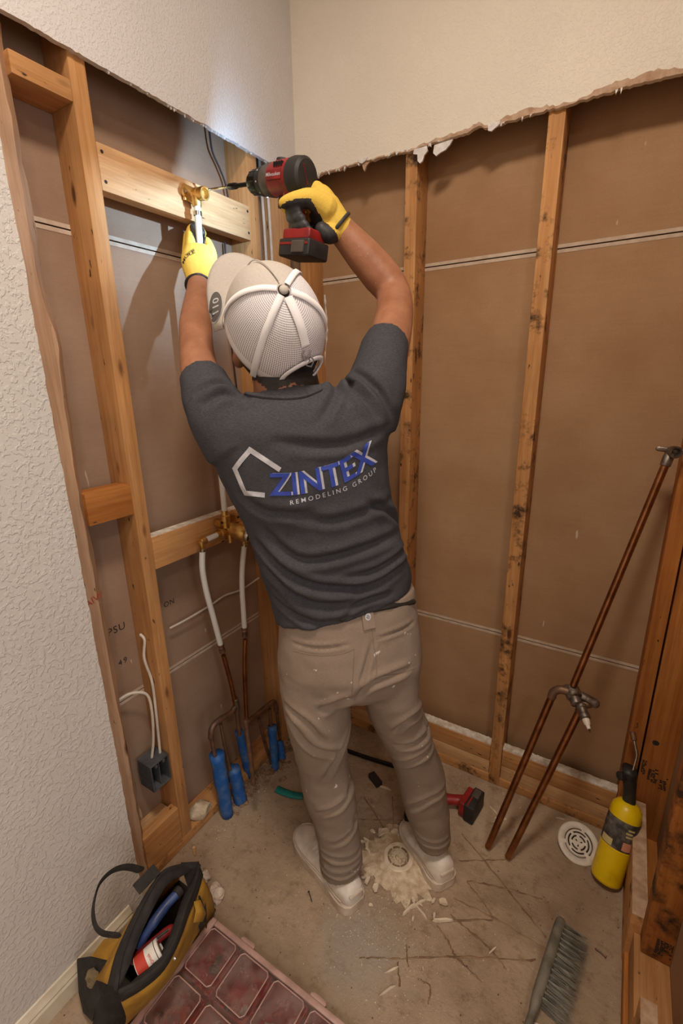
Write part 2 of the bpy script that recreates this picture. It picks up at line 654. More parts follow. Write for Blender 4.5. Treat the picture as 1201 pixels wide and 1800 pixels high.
# ---- old tile-bed lines left on the slab: thin ridges, each its own strip
def ridge(pts, w=0.006, h=0.003, seed=0):
    r = random.Random(seed)
    P = smooth_path(pts, 10)
    vs, fs = [], []
    for i, p in enumerate(P):
        t = (P[min(i + 1, len(P) - 1)] - P[max(i - 1, 0)]).normalized()
        n = Vector((-t.y, t.x, 0))
        ww = w * r.uniform(0.35, 1.2)
        off = n * r.uniform(-0.002, 0.002)
        hh = h * r.uniform(0.3, 1.4)
        vs += [p + off - n * ww, p + off + Vector((0, 0, hh)), p + off + n * ww]
    for i in range(len(P) - 1):
        a, b = i * 3, i * 3 + 3
        fs += [(a, a + 1, b + 1, b), (a + 1, a + 2, b + 2, b + 1)]
    mk('tile_line_ridge', vs, fs, M['ridge'], floor, None)
LINES = [
 [(0.8030, -0.2660, 0.0000), (0.9560, -0.3560, 0.0000), (1.1040, -0.4480, 0.0000)],
 [(0.8660, -0.4140, 0.0000), (0.9170, -0.4420, 0.0000), (0.9640, -0.4770, 0.0000)],
 [(0.8520, -0.5310, 0.0000), (0.9210, -0.5450, 0.0000), (0.9810, -0.5600, 0.0000), (1.0250, -0.5830, 0.0000)],
 [(0.8280, -0.5790, 0.0000), (0.8690, -0.6000, 0.0000), (0.9000, -0.6240, 0.0000), (0.9770, -0.6420, 0.0000)],
 [(0.8650, -0.4090, 0.0000), (0.9770, -0.3720, 0.0000), (1.0790, -0.3470, 0.0000)],
 [(0.8450, -0.4830, 0.0000), (0.9630, -0.4740, 0.0000), (1.1070, -0.4780, 0.0000)],
 [(0.8070, -0.5750, 0.0000), (0.9640, -0.4800, 0.0000)],
 [(0.6720, -0.7620, 0.0000), (0.7640, -0.7090, 0.0000), (0.8970, -0.6260, 0.0000), (1.0890, -0.5190, 0.0000)],
 [(0.8230, -0.3630, 0.0000), (0.9550, -0.2800, 0.0000)],
 [(0.4370, -0.3080, 0.0000), (0.5490, -0.3780, 0.0000), (0.6030, -0.4070, 0.0000)],
 [(0.4610, -0.4040, 0.0000), (0.5900, -0.3320, 0.0000), (0.6100, -0.3160, 0.0000)],
 [(0.5300, -0.2530, 0.0000), (0.5930, -0.3760, 0.0000)],
 [(0.8280, -0.7230, 0.0000), (0.8630, -0.7230, 0.0000), (0.8700, -0.7590, 0.0010)],
 [(0.7670, -0.7160, 0.0000), (0.7940, -0.7640, 0.0000)],
 [(0.7710, -0.6670, 0.0000), (0.7960, -0.7130, 0.0000)],
]
for i, l in enumerate(LINES):
    ridge(l, 0.0028, 0.0020, i)

# ---- left wall: painted board above the cut
def band_outline(x, ya, yb, z0, z1, amp, n, seed):
    j = jag(n, amp, seed)
    o = []
    for i in range(n):
        y = ya + (yb - ya) * i / (n - 1)
        o.append((x, y, z0 + j[i]))
    return o + [(x, yb, z1), (x, ya, z1)]
wall_left = prism('wall_left', band_outline(0.0, -1.35, -F, ZL, CEIL, 0.0022, 150, 3), (F, 0, 0), M['paint_left'], None, kind='structure',
                  label='left wall with textured paint above bare wood studs', cat='wall')
# near part of the left wall with its sawn edge
j = jag(160, 0.0016, 9)
o = [(0.0, -0.990 + j[i], 0.0 + 2.2 * i / 159) for i in range(160)]
near_board = prism('painted_board', o + [(0.0, -0.990, CEIL), (0.0, -3.25, CEIL), (0.0, -3.25, 0.0)], (0.055, 0, 0), M['paint_near'], wall_left)
# baseboard
bp = [(0.0555, 0.0), (0.0705, 0.0), (0.0705, 0.046), (0.067, 0.052), (0.0685, 0.058), (0.063, 0.068), (0.0595, 0.077), (0.0555, 0.079)]
baseboard = prism('baseboard_left', [(x, -1.035, z) for x, z in bp], (0, -2.2, 0), M['trim'], None, kind='structure', label='cream moulded baseboard under the near left wall', cat='baseboard')

def panel(lo, hi, mat, parent):
    return box('backing_board', lo, hi, mat, parent, 0.0)
def seam(lo, hi, parent):
    return box('board_edge_strip', lo, hi, M['seam'], parent, 0.0)
G = 0.0018
for z0, z1 in ((0.0, SEAM_L - G), (SEAM_L + G, SEAM_U - G), (SEAM_U + G, CEIL)):
    p = panel((-SD - 0.0127, -1.2, z0), (-SD, SD + 0.012, z1), M['kraft_left'], wall_left)
    if z0 > 0:
        seam((-SD, -1.2, z0), (-SD + 0.0009, SD, z0 + 0.0095), p)
    if z1 < CEIL:
        seam((-SD, -1.2, z1 - 0.0095), (-SD + 0.0009, SD, z1), p)
box('gap_backing', (-SD - 0.03, -1.2, 0), (-SD - 0.014, SD + 0.012, CEIL), M['void'], wall_left, 0)

# studs, blocking and plates of the left wall
def lumber(name, lo, hi, mat, parent, bevel=0.0035):
    return box(name, lo, hi, mat, parent, bevel, 2, smooth=30)
PB = 0.038
lumber('bottom_plate', (-SD, -1.2, 0), (0, -0.001, PB), M['used_y'], wall_left)
lumber('stud', (-SD, -0.797, PB), (0, -0.757, CEIL - 0.04), M['fir_z'], wall_left)
lumber('stud', (-SD, -0.252, PB), (0, -0.206, CEIL - 0.04), M['fir_z'], wall_left)
lumber('stud', (-SD, -0.094, PB), (0, -0.048, CEIL - 0.04), M['pale_z'], wall_left)
lumber('stud', (-SD, -1.17, PB), (0, -1.13, CEIL - 0.04), M['fir_z'], wall_left)
# waney stud next to the sawn board: split, bark-edged front
def waney_stud():
    r = random.Random(4)
    zs = np.linspace(PB, CEIL - 0.04, 90)
    j1, j2 = jag(90, 0.006, 21, 0.5), jag(90, 0.006, 22, 0.6)
    vs, fs = [], []
    for i, z in enumerate(zs):
        bulge = 0.010 * math.exp(-((z - 1.62) / 0.07) ** 2) - 0.004 * math.exp(-((z - 1.75) / 0.05) ** 2)
        e = -0.917 + j1[i] * 0.6 + bulge
        ring = [(-SD, -0.990), (0.0, -0.990), (0.0, -0.935 + j2[i] * 0.5 + bulge), (-0.009 + j2[i] * 0.3, -0.926 + j1[i] * 0.5 + bulge),
                (-0.024, e + 0.004), (-0.05, e), (-SD, -0.912)]
        vs += [(x, y, z) for x, y in ring]
    n = 7
    for i in range(len(zs) - 1):
        for k in range(n):
            k2 = (k + 1) % n
            fs.append((i * n + k, i * n + k2, (i + 1) * n + k2, (i + 1) * n + k))
    fs += [tuple(range(n)), tuple(range((len(zs) - 1) * n, len(zs) * n))]
    return mk('stud', vs, fs, M['weathered_z'], wall_left, 35)
waney = waney_stud()
text_on('stamp', 'AIW', (0.0006, -0.945, 1.005), (0, 0.96, 0.25), (0, -0.25, 0.96), 0.018, M['ink_red'], waney)
lumber('blocking', (-0.038, -0.757, 1.965), (0.0, -0.252, 2.062), M['pale_y'], wall_left)
lumber('blocking', (-SD, -0.918, 2.118), (0.0, -0.797, 2.158), M['fir_y'], wall_left)
lumber('blocking', (-0.038, -0.757, 1.015), (0.0, -0.252, 1.112), M['fir_y'], wall_left)
box('plaster_strip', (-0.037, -0.755, 1.1115), (-0.004, -0.255, 1.114), M['dust'], wall_left, 0.0008)
lumber('blocking', (-0.060, -0.922, 1.193), (-0.002, -0.797, 1.276), M['dark_y'], wall_left)
lumber('blocking', (-0.036, -0.930, PB), (0.0, -0.797, 0.172), M['fir_y'], wall_left)
lumber('blocking', (-SD, -0.925, PB), (-0.040, -0.80, 0.150), M['pale_y'], wall_left)
# nail heads on the blocking end
for y, z in ((-0.262, 2.045), (-0.262, 1.985), (-0.746, 2.045), (-0.746, 1.985)):
    lathe('nail_head', (0.0, y, z), (1, 0, 0), [(-0.002, 0.004), (0.0006, 0.004), (0.0009, 0.003)], M['ink'], wall_left, 8)
# printed letters on the board paper
pp = wall_left
text_on('board_print', 'GYPSU', (-SD + 0.0006, -0.875, 0.845), (0, 1, 0), (0, 0, 1), 0.022, M['ink'], pp, space=1.15)
text_on('board_print', 'ON', (-SD + 0.0006, -0.665, 0.845), (0, 1, 0), (0, 0, 1), 0.018, M['ink'], pp, space=1.1)
text_on('board_print', 'E 49', (-SD + 0.0006, -0.862, 0.735), (0, 1, 0), (0, 0, 1), 0.018, M['ink'], pp, space=1.3)

# ---- back wall
def back_outline():
    n = 210
    j = jag(n, 0.003, 31, 0.5)
    o = []
    for i in range(n):
        x = F + (1.62 - F) * i / (n - 1)
        z = ZB + j[i] + 0.010 * math.exp(-((x - 0.64) / 0.016) ** 2) - 0.004 * math.exp(-((x - 0.45) / 0.05) ** 2)
        o.append((x, 0.0, z))
    return o + [(1.62, 0.0, CEIL), (F, 0.0, CEIL)], o
bo, edge = back_outline()
wall_back = prism('wall_back', bo, (0, -F, 0), M['paint_back'], None, kind='structure', label='back wall with cream textured paint above bare wood studs', cat='wall')
# torn strip where the paint came away along the cut
def torn_strip():
    r = random.Random(5)
    lo, hi = [], []
    a = 0.0
    for i, (x, y, z) in enumerate(edge):
        if x < 0.03:
            continue
        a = a * 0.82 + r.uniform(-1, 1) * 0.3
        base = 0.004 + 0.012 * min(1, max(0, (x - 0.1) / 0.8))
        h = max(0.0015, base * (0.75 + 0.8 * a))
        lo.append((x, -F - 0.0008, z))
        hi.append((x + r.uniform(-0.002, 0.002), -F - 0.0008, z + h))
    return prism('torn_paper', lo + hi[::-1], (0, 0.0007, 0), M['torn'], wall_back)
torn_strip()
def shard(c, pts, mat, tilt=0.0):
    # flake hanging below the cut: ragged outline, own thickness
    cx, cy, cz = c
    o = [(cx + px, cy + tilt * pz, cz + pz) for px, pz in pts]
    return prism('drywall_flake', o, (0, -0.006, 0), mat, wall_back)
sx = (0.2790, -0.0100, 2.1890)
shard((sx[0], -0.004, sx[2] + 0.006), [(-0.024, 0.014), (-0.016, 0.002), (-0.006, -0.004), (0.0, -0.018), (0.006, -0.026), (0.010, -0.012), (0.020, -0.002), (0.026, 0.014)], M['torn'], 0.3)
shard((sx[0] - 0.004, -0.0105, sx[2] + 0.009), [(-0.018, 0.01), (-0.012, 0.0), (0.0, -0.006), (0.012, -0.001), (0.02, 0.008)], M['gypsum'], 0.2)
sx = (0.4750, -0.0100, 2.1690)
shard((sx[0], -0.013, sx[2]), [(-0.022, 0.022), (-0.024, 0.010), (-0.010, 0.006), (-0.008, -0.012), (0.0, -0.020), (0.008, -0.016), (0.012, -0.002), (0.022, 0.008), (0.018, 0.022)], M['gypsum'], 0.15)
sx = (0.5420, -0.0100, 2.1740)
shard((sx[0], -0.010, sx[2]), [(-0.026, 0.014), (-0.028, -0.006), (-0.018, -0.016), (-0.006, -0.010), (0.010, -0.006), (0.022, 0.004), (0.030, 0.016)], M['gypsum'], 0.1)
sx = (0.6860, -0.0120, 2.1900)
shard((sx[0], -0.010, sx[2]), [(-0.016, 0.012), (-0.014, -0.004), (-0.004, -0.008), (0.004, -0.003), (0.014, 0.002), (0.018, 0.012)], M['gypsum'], 0.1)
r = random.Random(12)
for i in range(26):
    x = r.uniform(0.05, 1.0)
    h = r.uniform(0.004, 0.012)
    w = r.uniform(0.002, 0.006)
    shard((x, -0.008, ZB + 0.001), [(-w, 0.004), (-w * 0.5, -h * 0.5), (r.uniform(-w, w), -h), (w * 0.8, -h * 0.3), (w, 0.004)], M['gypsum'], 0.2)
for i in range(34):
    y = r.uniform(-0.72, -0.03)
    h = r.uniform(0.002, 0.007)
    w = r.uniform(0.002, 0.005)
    prism('drywall_flake', [(0.006, y - w, ZL + 0.004), (0.008, y, ZL - h), (0.006, y + w, ZL + 0.004)], (0.004, 0, 0), M['gypsum'], wall_left)

for z0, z1 in ((0.0, SEAM_L - G), (SEAM_L + G, SEAM_U - G), (SEAM_U + G, CEIL)):
    p = panel((-SD + 0.0005, SD, z0), (1.40, SD + 0.0127, z1), M['kraft_back'], wall_back)
    if z0 > 0:
        seam((-SD + 0.001, SD - 0.0009, z0), (1.38, SD, z0 + 0.0095), p)
    if z1 < CEIL:
        seam((-SD + 0.001, SD - 0.0009, z1 - 0.0095), (1.38, SD, z1), p)
box('gap_backing', (-SD, SD + 0.014, 0), (1.40, SD + 0.03, CEIL), M['void'], wall_back, 0)
lumber('bottom_plate', (0.001, 0.0, 0), (1.286, SD, PB), M['used_x'], wall_back)
lumber('stud', (0.006, 0.0, PB), (0.048, SD - 0.001, CEIL - 0.04), M['fir_z'], wall_back)
lumber('stud', (0.419, 0.0, PB), (0.459, SD - 0.001, CEIL - 0.04), M['used_z'], wall_back)
lumber('stud', (0.824, -0.0015, 0.002), (0.866, SD - 0.001, CEIL - 0.04), M['used_z'], wall_back)
lumber('stud', (1.245, 0.0, PB), (1.285, SD - 0.001, CEIL - 0.04), M['dark_z'], wall_back)
for x0, x1 in ((0.05, 0.418), (0.460, 0.823), (0.867, 1.244)):
    b = lumber('blocking', (x0, 0.001, PB + 0.062), (x1, 0.038, 0.172), M['fir_x'], wall_back)
    lumber('blocking', (x0, 0.003, PB), (x1, 0.038, PB + 0.0605), M['pale_x'], wall_back)
    # plaster line along the top
    n = 60
    rr = random.Random(int(x0 * 100))
    top = [(x0 + (x1 - x0) * i / n, 0.003, 0.172 + 0.0035 + rr.uniform(0, 0.003)) for i in range(n + 1)]
    prism('plaster_strip', [(x0, 0.003, 0.171)] + top + [(x1, 0.003, 0.171)], (0, 0.034, 0), M['dust'], b)
# run of dried plaster beside the corner stud
dr = [(0.1080, 0.0000, 1.8240), (0.1110, 0.0000, 1.7470), (0.1170, 0.0000, 1.6880), (0.1070, 0.0000, 1.6290), (0.0990, 0.0000, 1.5480)]
tube('plaster_drip', smooth_path([(p[0], 0.087, p[2]) for p in [(0.0540, 0.0870, 1.8400), (0.0590, 0.0870, 1.7590), (0.0600, 0.0870, 1.6970), (0.0500, 0.0870, 1.6340), (0.0420, 0.0870, 1.5480)]], 6), [0.004, 0.003, 0.005, 0.002, 0.004, 0.003, 0.006, 0.004, 0.002, 0.003, 0.005, 0.003, 0.002, 0.004, 0.003, 0.002, 0.003, 0.002, 0.003, 0.003, 0.002, 0.003, 0.002, 0.002, 0.001], M['dust'], wall_back, 6, 'round')

# ---- right wall framing
wall_right = box('wall_right', (W + SD, -0.95, 0), (W + SD + 0.0127, SD + 0.012, CEIL), M['kraft_back'], None, 0, kind='structure', label='right wall with bare orange framing lumber beside the torch', cat='wall')
lumber('bottom_plate', (W + 0.002, -0.95, 0), (W + SD, SD, PB), M['dark_y'], wall_right)
s2 = lumber('stud', (W + 0.002, 0.004, PB), (W + SD, 0.048, CEIL - 0.04), M['dark_z'], wall_right)
s3 = lumber('stud', (W + 0.026, -0.448, 0.128), (W + SD + 0.0, -0.402, CEIL - 0.04), M['dirty_z'], wall_right)
lumber('blocking', (W + 0.012, -0.60, PB), (W + SD, -0.402, 0.126), M['fir_y'], wall_right)
lumber('stud', (W + 0.026, -0.90, PB), (W + SD, -0.86, CEIL - 0.04), M['dark_z'], wall_right)
b = lumber('blocking', (W, -0.400, 0.0), (W + 0.038, -0.003, 0.178), M['used_y'], wall_right)
box('plaster_strip', (W + 0.001, -0.399, 0.1775), (W + 0.037, -0.004, 0.1805), M['dust_tan'], b, 0.001)
b = lumber('blocking', (W + 0.012, -0.858, 0.0), (W + 0.046, -0.610, 0.215), M['used_y'], wall_right)
box('plaster_strip', (W + 0.013, -0.857, 0.2145), (W + 0.045, -0.611, 0.2175), M['dust_tan'], b, 0.001)
# grade stamps
def stamp(parent, x, y, z, w, h, seed, txt=None):
    # printed block of short bars, facing -y
    rr = random.Random(seed)
    bm = bmesh.new()
    rows = max(3, int(h / 0.006))
    for i in range(rows):
        cx = x
        while cx < x + w - 0.002:
            l = rr.uniform(0.003, 0.010)
            if rr.random() < 0.8:
                bm_box(bm, (cx, y - 0.0006, z + h * i / rows), (min(cx + l, x + w), y + 0.0002, z + h * (i + 0.72) / rows))
            cx += l + 0.002
    bmfin('grade_stamp', bm, M['ink'], parent)
stamp(s2, W + 0.006, 0.004, 0.285, 0.012, 0.055, 1)
stamp(s2, W + 0.026, 0.004, 0.265, 0.028, 0.055, 2)
stamp(s2, W + 0.060, 0.004, 0.25, 0.020, 0.05, 3)
stamp(s3, W + 0.052, -0.448, 0.15, 0.034, 0.05, 4)
lathe('knot_hole', (W + 0.030, 0.0045, 0.415), (0, -1, 0), [(0.0, 0.010), (0.0012, 0.009), (0.0013, 0.002)], M['ink'], s2, 14)

# ---- rest of the room behind the camera
box('wall_rear', (0, -3.32, 0), (3.2, -3.25, CEIL), M['paint_plain'], None, 0, kind='structure', label='plain rear wall behind the viewer', cat='wall')
box('wall_far', (3.2, -3.25, 0), (3.26, 0.1, CEIL), M['paint_plain'], None, 0, kind='structure', label='plain far side wall with the window', cat='wall')
box('wall_return', (W + SD + 0.013, -0.0, 0), (3.2, 0.06, CEIL), M['paint_plain'], None, 0, kind='structure', label='plain return wall right of the framing', cat='wall')
box('wall_partition', (W + SD + 0.0135, -0.95, 0), (W + SD + 0.028, -0.002, CEIL), M['paint_plain'], None, 0, kind='structure', label='plain outer face of the right framing', cat='wall')
box('ceiling', (-0.12, -3.32, CEIL), (3.26, 0.12, CEIL + 0.05), M['paint_plain'], None, 0, kind='structure', label='plain pale ceiling', cat='ceiling')
M['glow'] = NT('frosted_lamp_glass').m
gb = M['glow'].node_tree.nodes['Principled BSDF'].inputs
gb['Emission Color'].default_value = (1, 0.84, 0.66, 1)
gb['Emission Strength'].default_value = 4.0
for (x, y), lamp, lab in (((0.95, -1.28), lamp_main, 'round flush ceiling lamp above the shower alcove'), ((2.0, -2.55), lamp_fill, 'unseen round ceiling lamp added as fill near the rear wall')):  # the rear fixture is added to carry the fill light
    t = thing('ceiling_lamp', lab, 'lamp', (x, y, CEIL))
    lathe('lamp_base', (x, y, CEIL), (0, 0, -1), [(0, 0.19), (0.02, 0.19), (0.03, 0.18)], M['white_plastic'], t)
    lathe('lamp_shade', (x, y, CEIL - 0.03), (0, 0, -1), [(0, 0.17), (0.02, 0.165), (0.035, 0.12), (0.04, 0.02)], M['glow'], t)
wn = box('window_1', (3.16, -2.45, 0.95), (3.2, -1.45, 2.15), M['white_plastic'], None, 0.004, kind='structure', label='daylit window in the far side wall', cat='window')
M['sky_pane'] = NT('daylit_pane').m
gb = M['sky_pane'].node_tree.nodes['Principled BSDF'].inputs
gb['Emission Color'].default_value = (0.82, 0.9, 1, 1)
gb['Emission Strength'].default_value = 2.0
for y0, y1 in ((-2.40, -1.97), (-1.93, -1.50)):
    box('pane', (3.152, y0, 1.0), (3.162, y1, 2.1), M['sky_pane'], wn, 0.0)

# ================================================================== the person
def skin_mat():
    t = NT('tanned_skin')
    v = t.mapping((1, 1, 1))
    col = t.mix(t.ramp(t.noise(v, 26, 4), [(0.3, K1), (0.7, W1)]), srgb(172, 118, 88), srgb(150, 98, 70))
    col = t.mix(t.ramp(t.noise(v, 300, 2), [(0.68, K1), (0.74, (0.5, 0.5, 0.5, 1))]), col, srgb(222, 186, 160))
    m = t.out(col, 0.5, 0.0, t.bump(t.noise(v, 160, 3), 0.25, 0.001), 0.4)
    t.b.inputs['Subsurface Weight'].default_value = 0.12
    t.b.inputs['Subsurface Radius'].default_value = (0.012, 0.005, 0.003)
    return m

def cloth_mat(name, c, c2, spots=None, weave=900.0):
    t = NT(name)
    v = t.mapping((1, 1, 1))
    h = t.mapping((60, 60, 420))
    col = t.mix(t.ramp(t.noise(h, 3.2, 3, 0.6), [(0.32, K1), (0.68, W1)]), srgb(*c), srgb(*c2))
    col = t.mix(0.5, col, t.ramp(t.noise(v, 6, 4), [(0.3, (0.84, 0.84, 0.84, 1)), (0.7, (1.06, 1.06, 1.06, 1))]), 'MULTIPLY')
    if spots:
        s = t.ramp(t.noise(v, 34, 3, 0.6), [(spots[1], K1), (spots[1] + 0.03, W1)])
        col = t.mix(s, col, srgb(*spots[0]))
    b1 = t.bump(t.noise(v, 16, 4, 0.5), 0.35, 0.006)
    return t.out(col, 0.88, 0.0, t.bump(t.noise(v, weave, 2), 0.3, 0.0006, b1), 0.15)

M['skin'] = skin_mat()
M['shirt'] = cloth_mat('charcoal_heather_jersey', (58, 57, 61), (80, 79, 83))
M['pants'] = cloth_mat('taupe_twill', (150, 132, 117), (136, 118, 103), ((216, 206, 196), 0.70))
M['hair'] = plain('black_hair', (30, 24, 22), (48, 38, 33), 120, 0.6, bump=0.5, bscale=300)
M['glove_yellow'] = cloth_mat('yellow_knit', (238, 204, 98), (226, 184, 76))
M['glove_black'] = plain('black_latex', (40, 38, 38), (58, 56, 56), 90, 0.55, bump=0.4, bscale=200)
M['shoe_white'] = plain('white_leather', (236, 226, 216), (212, 198, 184), 24, 0.55, bump=0.2, bscale=60)
M['sole_white'] = plain('dirty_sole', (222, 206, 190), (186, 164, 144), 18, 0.7)
M['cap_grey'] = cloth_mat('heather_grey_twill', (204, 194, 184), (188, 178, 168))
M['cap_white'] = plain('white_twill', (246, 240, 240), rough=0.85, bump=0.3, bscale=500)
M['print_white'] = plain('white_print', (206, 204, 208), (180, 178, 184), 60, 0.7)
M['print_blue'] = plain('blue_print', (44, 62, 150), (56, 80, 180), 30, 0.6)
M['belt'] = plain('black_belt', (36, 32, 30), rough=0.6)

# --- head frame: looking up and to the left, crown turned to the viewer
HU = Vector((0.6860, -0.6090, 0.3983))
HF = Vector((-0.5810, -0.0248, 0.8135))
HF = (HF - HU * HF.dot(HU)).normalized()
HLft = HU.cross(HF).normalized()
HC = Vector((0.4801, -0.7495, 1.6363))      # centre of the cap rim

SH_L = Vector((0.3936, -0.8375, 1.4649))
SH_R = Vector((0.6329, -0.6194, 1.5085))
arm_L = [(0.4049, -0.8444, 1.4601, 0.0426), (0.3559, -0.8312, 1.5153, 0.0412), (0.3003, -0.7925, 1.5675, 0.0394), (0.2535, -0.7511, 1.6119, 0.0373), (0.2039, -0.7037, 1.6606, 0.0384), (0.1634, -0.6580, 1.7058, 0.0351), (0.1240, -0.6107, 1.7542, 0.0306), (0.1056, -0.5889, 1.7791, 0.0289)]
arm_R = [(0.6329, -0.6194, 1.5085, 0.0512), (0.6325, -0.5626, 1.5673, 0.0477), (0.6129, -0.4891, 1.6379, 0.0474), (0.5917, -0.4276, 1.6944, 0.0453), (0.5691, -0.3945, 1.7424, 0.0421), (0.5371, -0.4002, 1.7833, 0.0463), (0.5030, -0.4193, 1.8246, 0.0431), (0.4724, -0.4432, 1.8636, 0.0357), (0.4563, -0.4582, 1.8846, 0.0320)]
# --- one continuous skin body: trunk, neck, head, arms, legs
torso_in = [
    ((0.4400, -0.7482, 0.8760), (0.6964, -0.5228, 0.8918), 0.100),
    ((0.4406, -0.7478, 1.0182), (0.6716, -0.5398, 1.0471), 0.100),
    ((0.4229, -0.7682, 1.1332), (0.6672, -0.5614, 1.1525), 0.095),
    ((0.4004, -0.7828, 1.2381), (0.6565, -0.5858, 1.2433), 0.095),
    ((0.3878, -0.8107, 1.3219), (0.6482, -0.6064, 1.3406), 0.100),
    ((0.3818, -0.8268, 1.3925), (0.6486, -0.6142, 1.4240), 0.100),
    ((0.3875, -0.8181, 1.4432), (0.6459, -0.6310, 1.4690), 0.075),
    ((0.4267, -0.7906, 1.4350), (0.5868, -0.6744, 1.4492), 0.025)]
neck_p = [(0.5025, -0.7393, 1.3943, 0.0731), (0.5015, -0.7397, 1.4485, 0.0732), (0.4955, -0.7376, 1.5008, 0.0701), (0.4733, -0.7172, 1.5466, 0.0664)]
bodies = [ring_loft(torso_in, 28), limb_geo(arm_L), limb_geo(arm_R), limb_geo(neck_p)]
skull = HC - HU * 0.02
bodies.append(ell_geo(skull, HF * 0.100, HLft * 0.078, HU * 0.108))
bodies.append(ell_geo(HC - HU * 0.085 + HF * 0.035, HF * 0.055, HLft * 0.055, HU * 0.055))          # jaw
bodies.append(ell_geo(HC - HU * 0.045 + HF * 0.092, HF * 0.022, HLft * 0.013, HU * 0.024))          # nose
bodies.append(ell_geo(HC - HU * 0.090 + HF * 0.080, HF * 0.010, HLft * 0.024, HU * 0.007))          # lips
bodies.append(ell_geo(HC - HU * 0.098 + HF * 0.078, HF * 0.010, HLft * 0.020, HU * 0.007))
for s in (1, -1):                                                                                    # ears, brow
    bodies.append(ell_geo(HC - HU * 0.048 - HF * 0.008 + HLft * s * 0.084, HF * 0.016, HLft * 0.011, HU * 0.031))
    bodies.append(ell_geo(HC - HU * 0.012 + HF * 0.086 + HLft * s * 0.03, HF * 0.010, HLft * 0.022, HU * 0.008))
leg_rings_L = [(0.5166, -0.6904, 0.8350, 0.0799), (0.5126, -0.6869, 0.6922, 0.0724), (0.5050, -0.6648, 0.5210, 0.0622), (0.5126, -0.6507, 0.3701, 0.0580), (0.5260, -0.6394, 0.2367, 0.0529), (0.5371, -0.6357, 0.1028, 0.0455), (0.5446, -0.6367, 0.0332, 0.0424)]
leg_rings_R = [(0.6432, -0.5877, 0.8346, 0.0813), (0.6640, -0.5500, 0.6577, 0.0719), (0.6889, -0.5150, 0.5365, 0.0650), (0.7123, -0.4766, 0.3924, 0.0612), (0.7289, -0.4579, 0.2748, 0.0542), (0.7476, -0.4334, 0.1698, 0.0485), (0.7613, -0.4192, 0.0797, 0.0422)]
bodies += [limb_geo([(x, y, z, r * 0.72) for x, y, z, r in q]) for q in (leg_rings_L, leg_rings_R)]
me = remesh('person', bodies, 0.005, 4)
person = fin('person', me, M['skin'], None, True, label='man in grey t-shirt, taupe trousers and white cap drilling overhead', cat='person')
for s in (1, -1):
    e = lathe('eye', HC - HU * 0.03 + HF * 0.0845 + HLft * s * 0.031, HF, [(0, 0.011), (0.004, 0.009), (0.006, 0.004)], M['print_white'], person, 12, True)
    lathe('iris', HC - HU * 0.03 + HF * 0.0905 + HLft * s * 0.031, HF, [(-0.003, 0.005), (0.0006, 0.004)], M['hair'], e, 10, True)

# --- hair: short cap over the back of the skull down to the nape
hv, hf = ell_geo(skull - HF * 0.006, HF * 0.102, HLft * 0.0805, HU * 0.112, 30, 20)
keep = []
for f in hf:
    c = sum((Vector(hv[i]) for i in f), Vector()) / len(f) - skull
    fx, uz = c.dot(HF), c.dot(HU)
    if uz > 0.045 or (fx < 0.012 and uz > -0.075 + 0.25 * max(0, fx + 0.05)):
        keep.append(f)
hair = mk('hair', hv, keep, M['hair'], person, True)
mod = hair.modifiers.new('thick', 'SOLIDIFY')
mod.thickness = 0.004
mod.offset = 1

# --- shirt
torso = [
    ((0.4377, -0.7589, 0.9734), (0.6824, -0.5180, 1.0377), 0.120),
    ((0.4308, -0.7577, 1.0141), (0.6843, -0.5169, 1.0660), 0.119),
    ((0.4229, -0.7665, 1.0670), (0.6833, -0.5270, 1.0989), 0.116),
    ((0.4180, -0.7821, 1.1372), (0.6794, -0.5485, 1.1505), 0.112),
    ((0.3971, -0.7981, 1.2351), (0.6658, -0.5745, 1.2417), 0.112),
    ((0.3802, -0.8268, 1.3243), (0.6580, -0.5946, 1.3394), 0.114),
    ((0.3630, -0.8442, 1.3937), (0.6613, -0.6005, 1.4232), 0.116),
    ((0.3610, -0.8521, 1.4384), (0.6727, -0.6086, 1.4681), 0.106),
    ((0.3717, -0.8409, 1.4587), (0.6575, -0.6167, 1.4897), 0.080),
    ((0.3950, -0.8163, 1.4527), (0.6211, -0.6462, 1.4695), 0.054),
    ((0.4363, -0.7855, 1.4325), (0.5706, -0.6851, 1.4472), 0.030)]
sl_L = [(0.4230, -0.8153, 1.4233, 0.0828), (0.4010, -0.8341, 1.4614, 0.0687), (0.3760, -0.8368, 1.4987, 0.0582), (0.3447, -0.8205, 1.5310, 0.0499), (0.3308, -0.8121, 1.5448, 0.0480)]
sl_R = [(0.6205, -0.6351, 1.4494, 0.0739), (0.6347, -0.6202, 1.5026, 0.0683), (0.6304, -0.5803, 1.5553, 0.0597), (0.6218, -0.5389, 1.6019, 0.0535), (0.6183, -0.5235, 1.6173, 0.0515)]
me = remesh('shirt', [ring_loft(torso, 40, 2.25, 4), limb_geo(sl_L, 20, 5, 'flat'), limb_geo(sl_R, 20, 5, 'flat')], 0.0055, 5)
co, no = verts_np(me), normals_np(me)

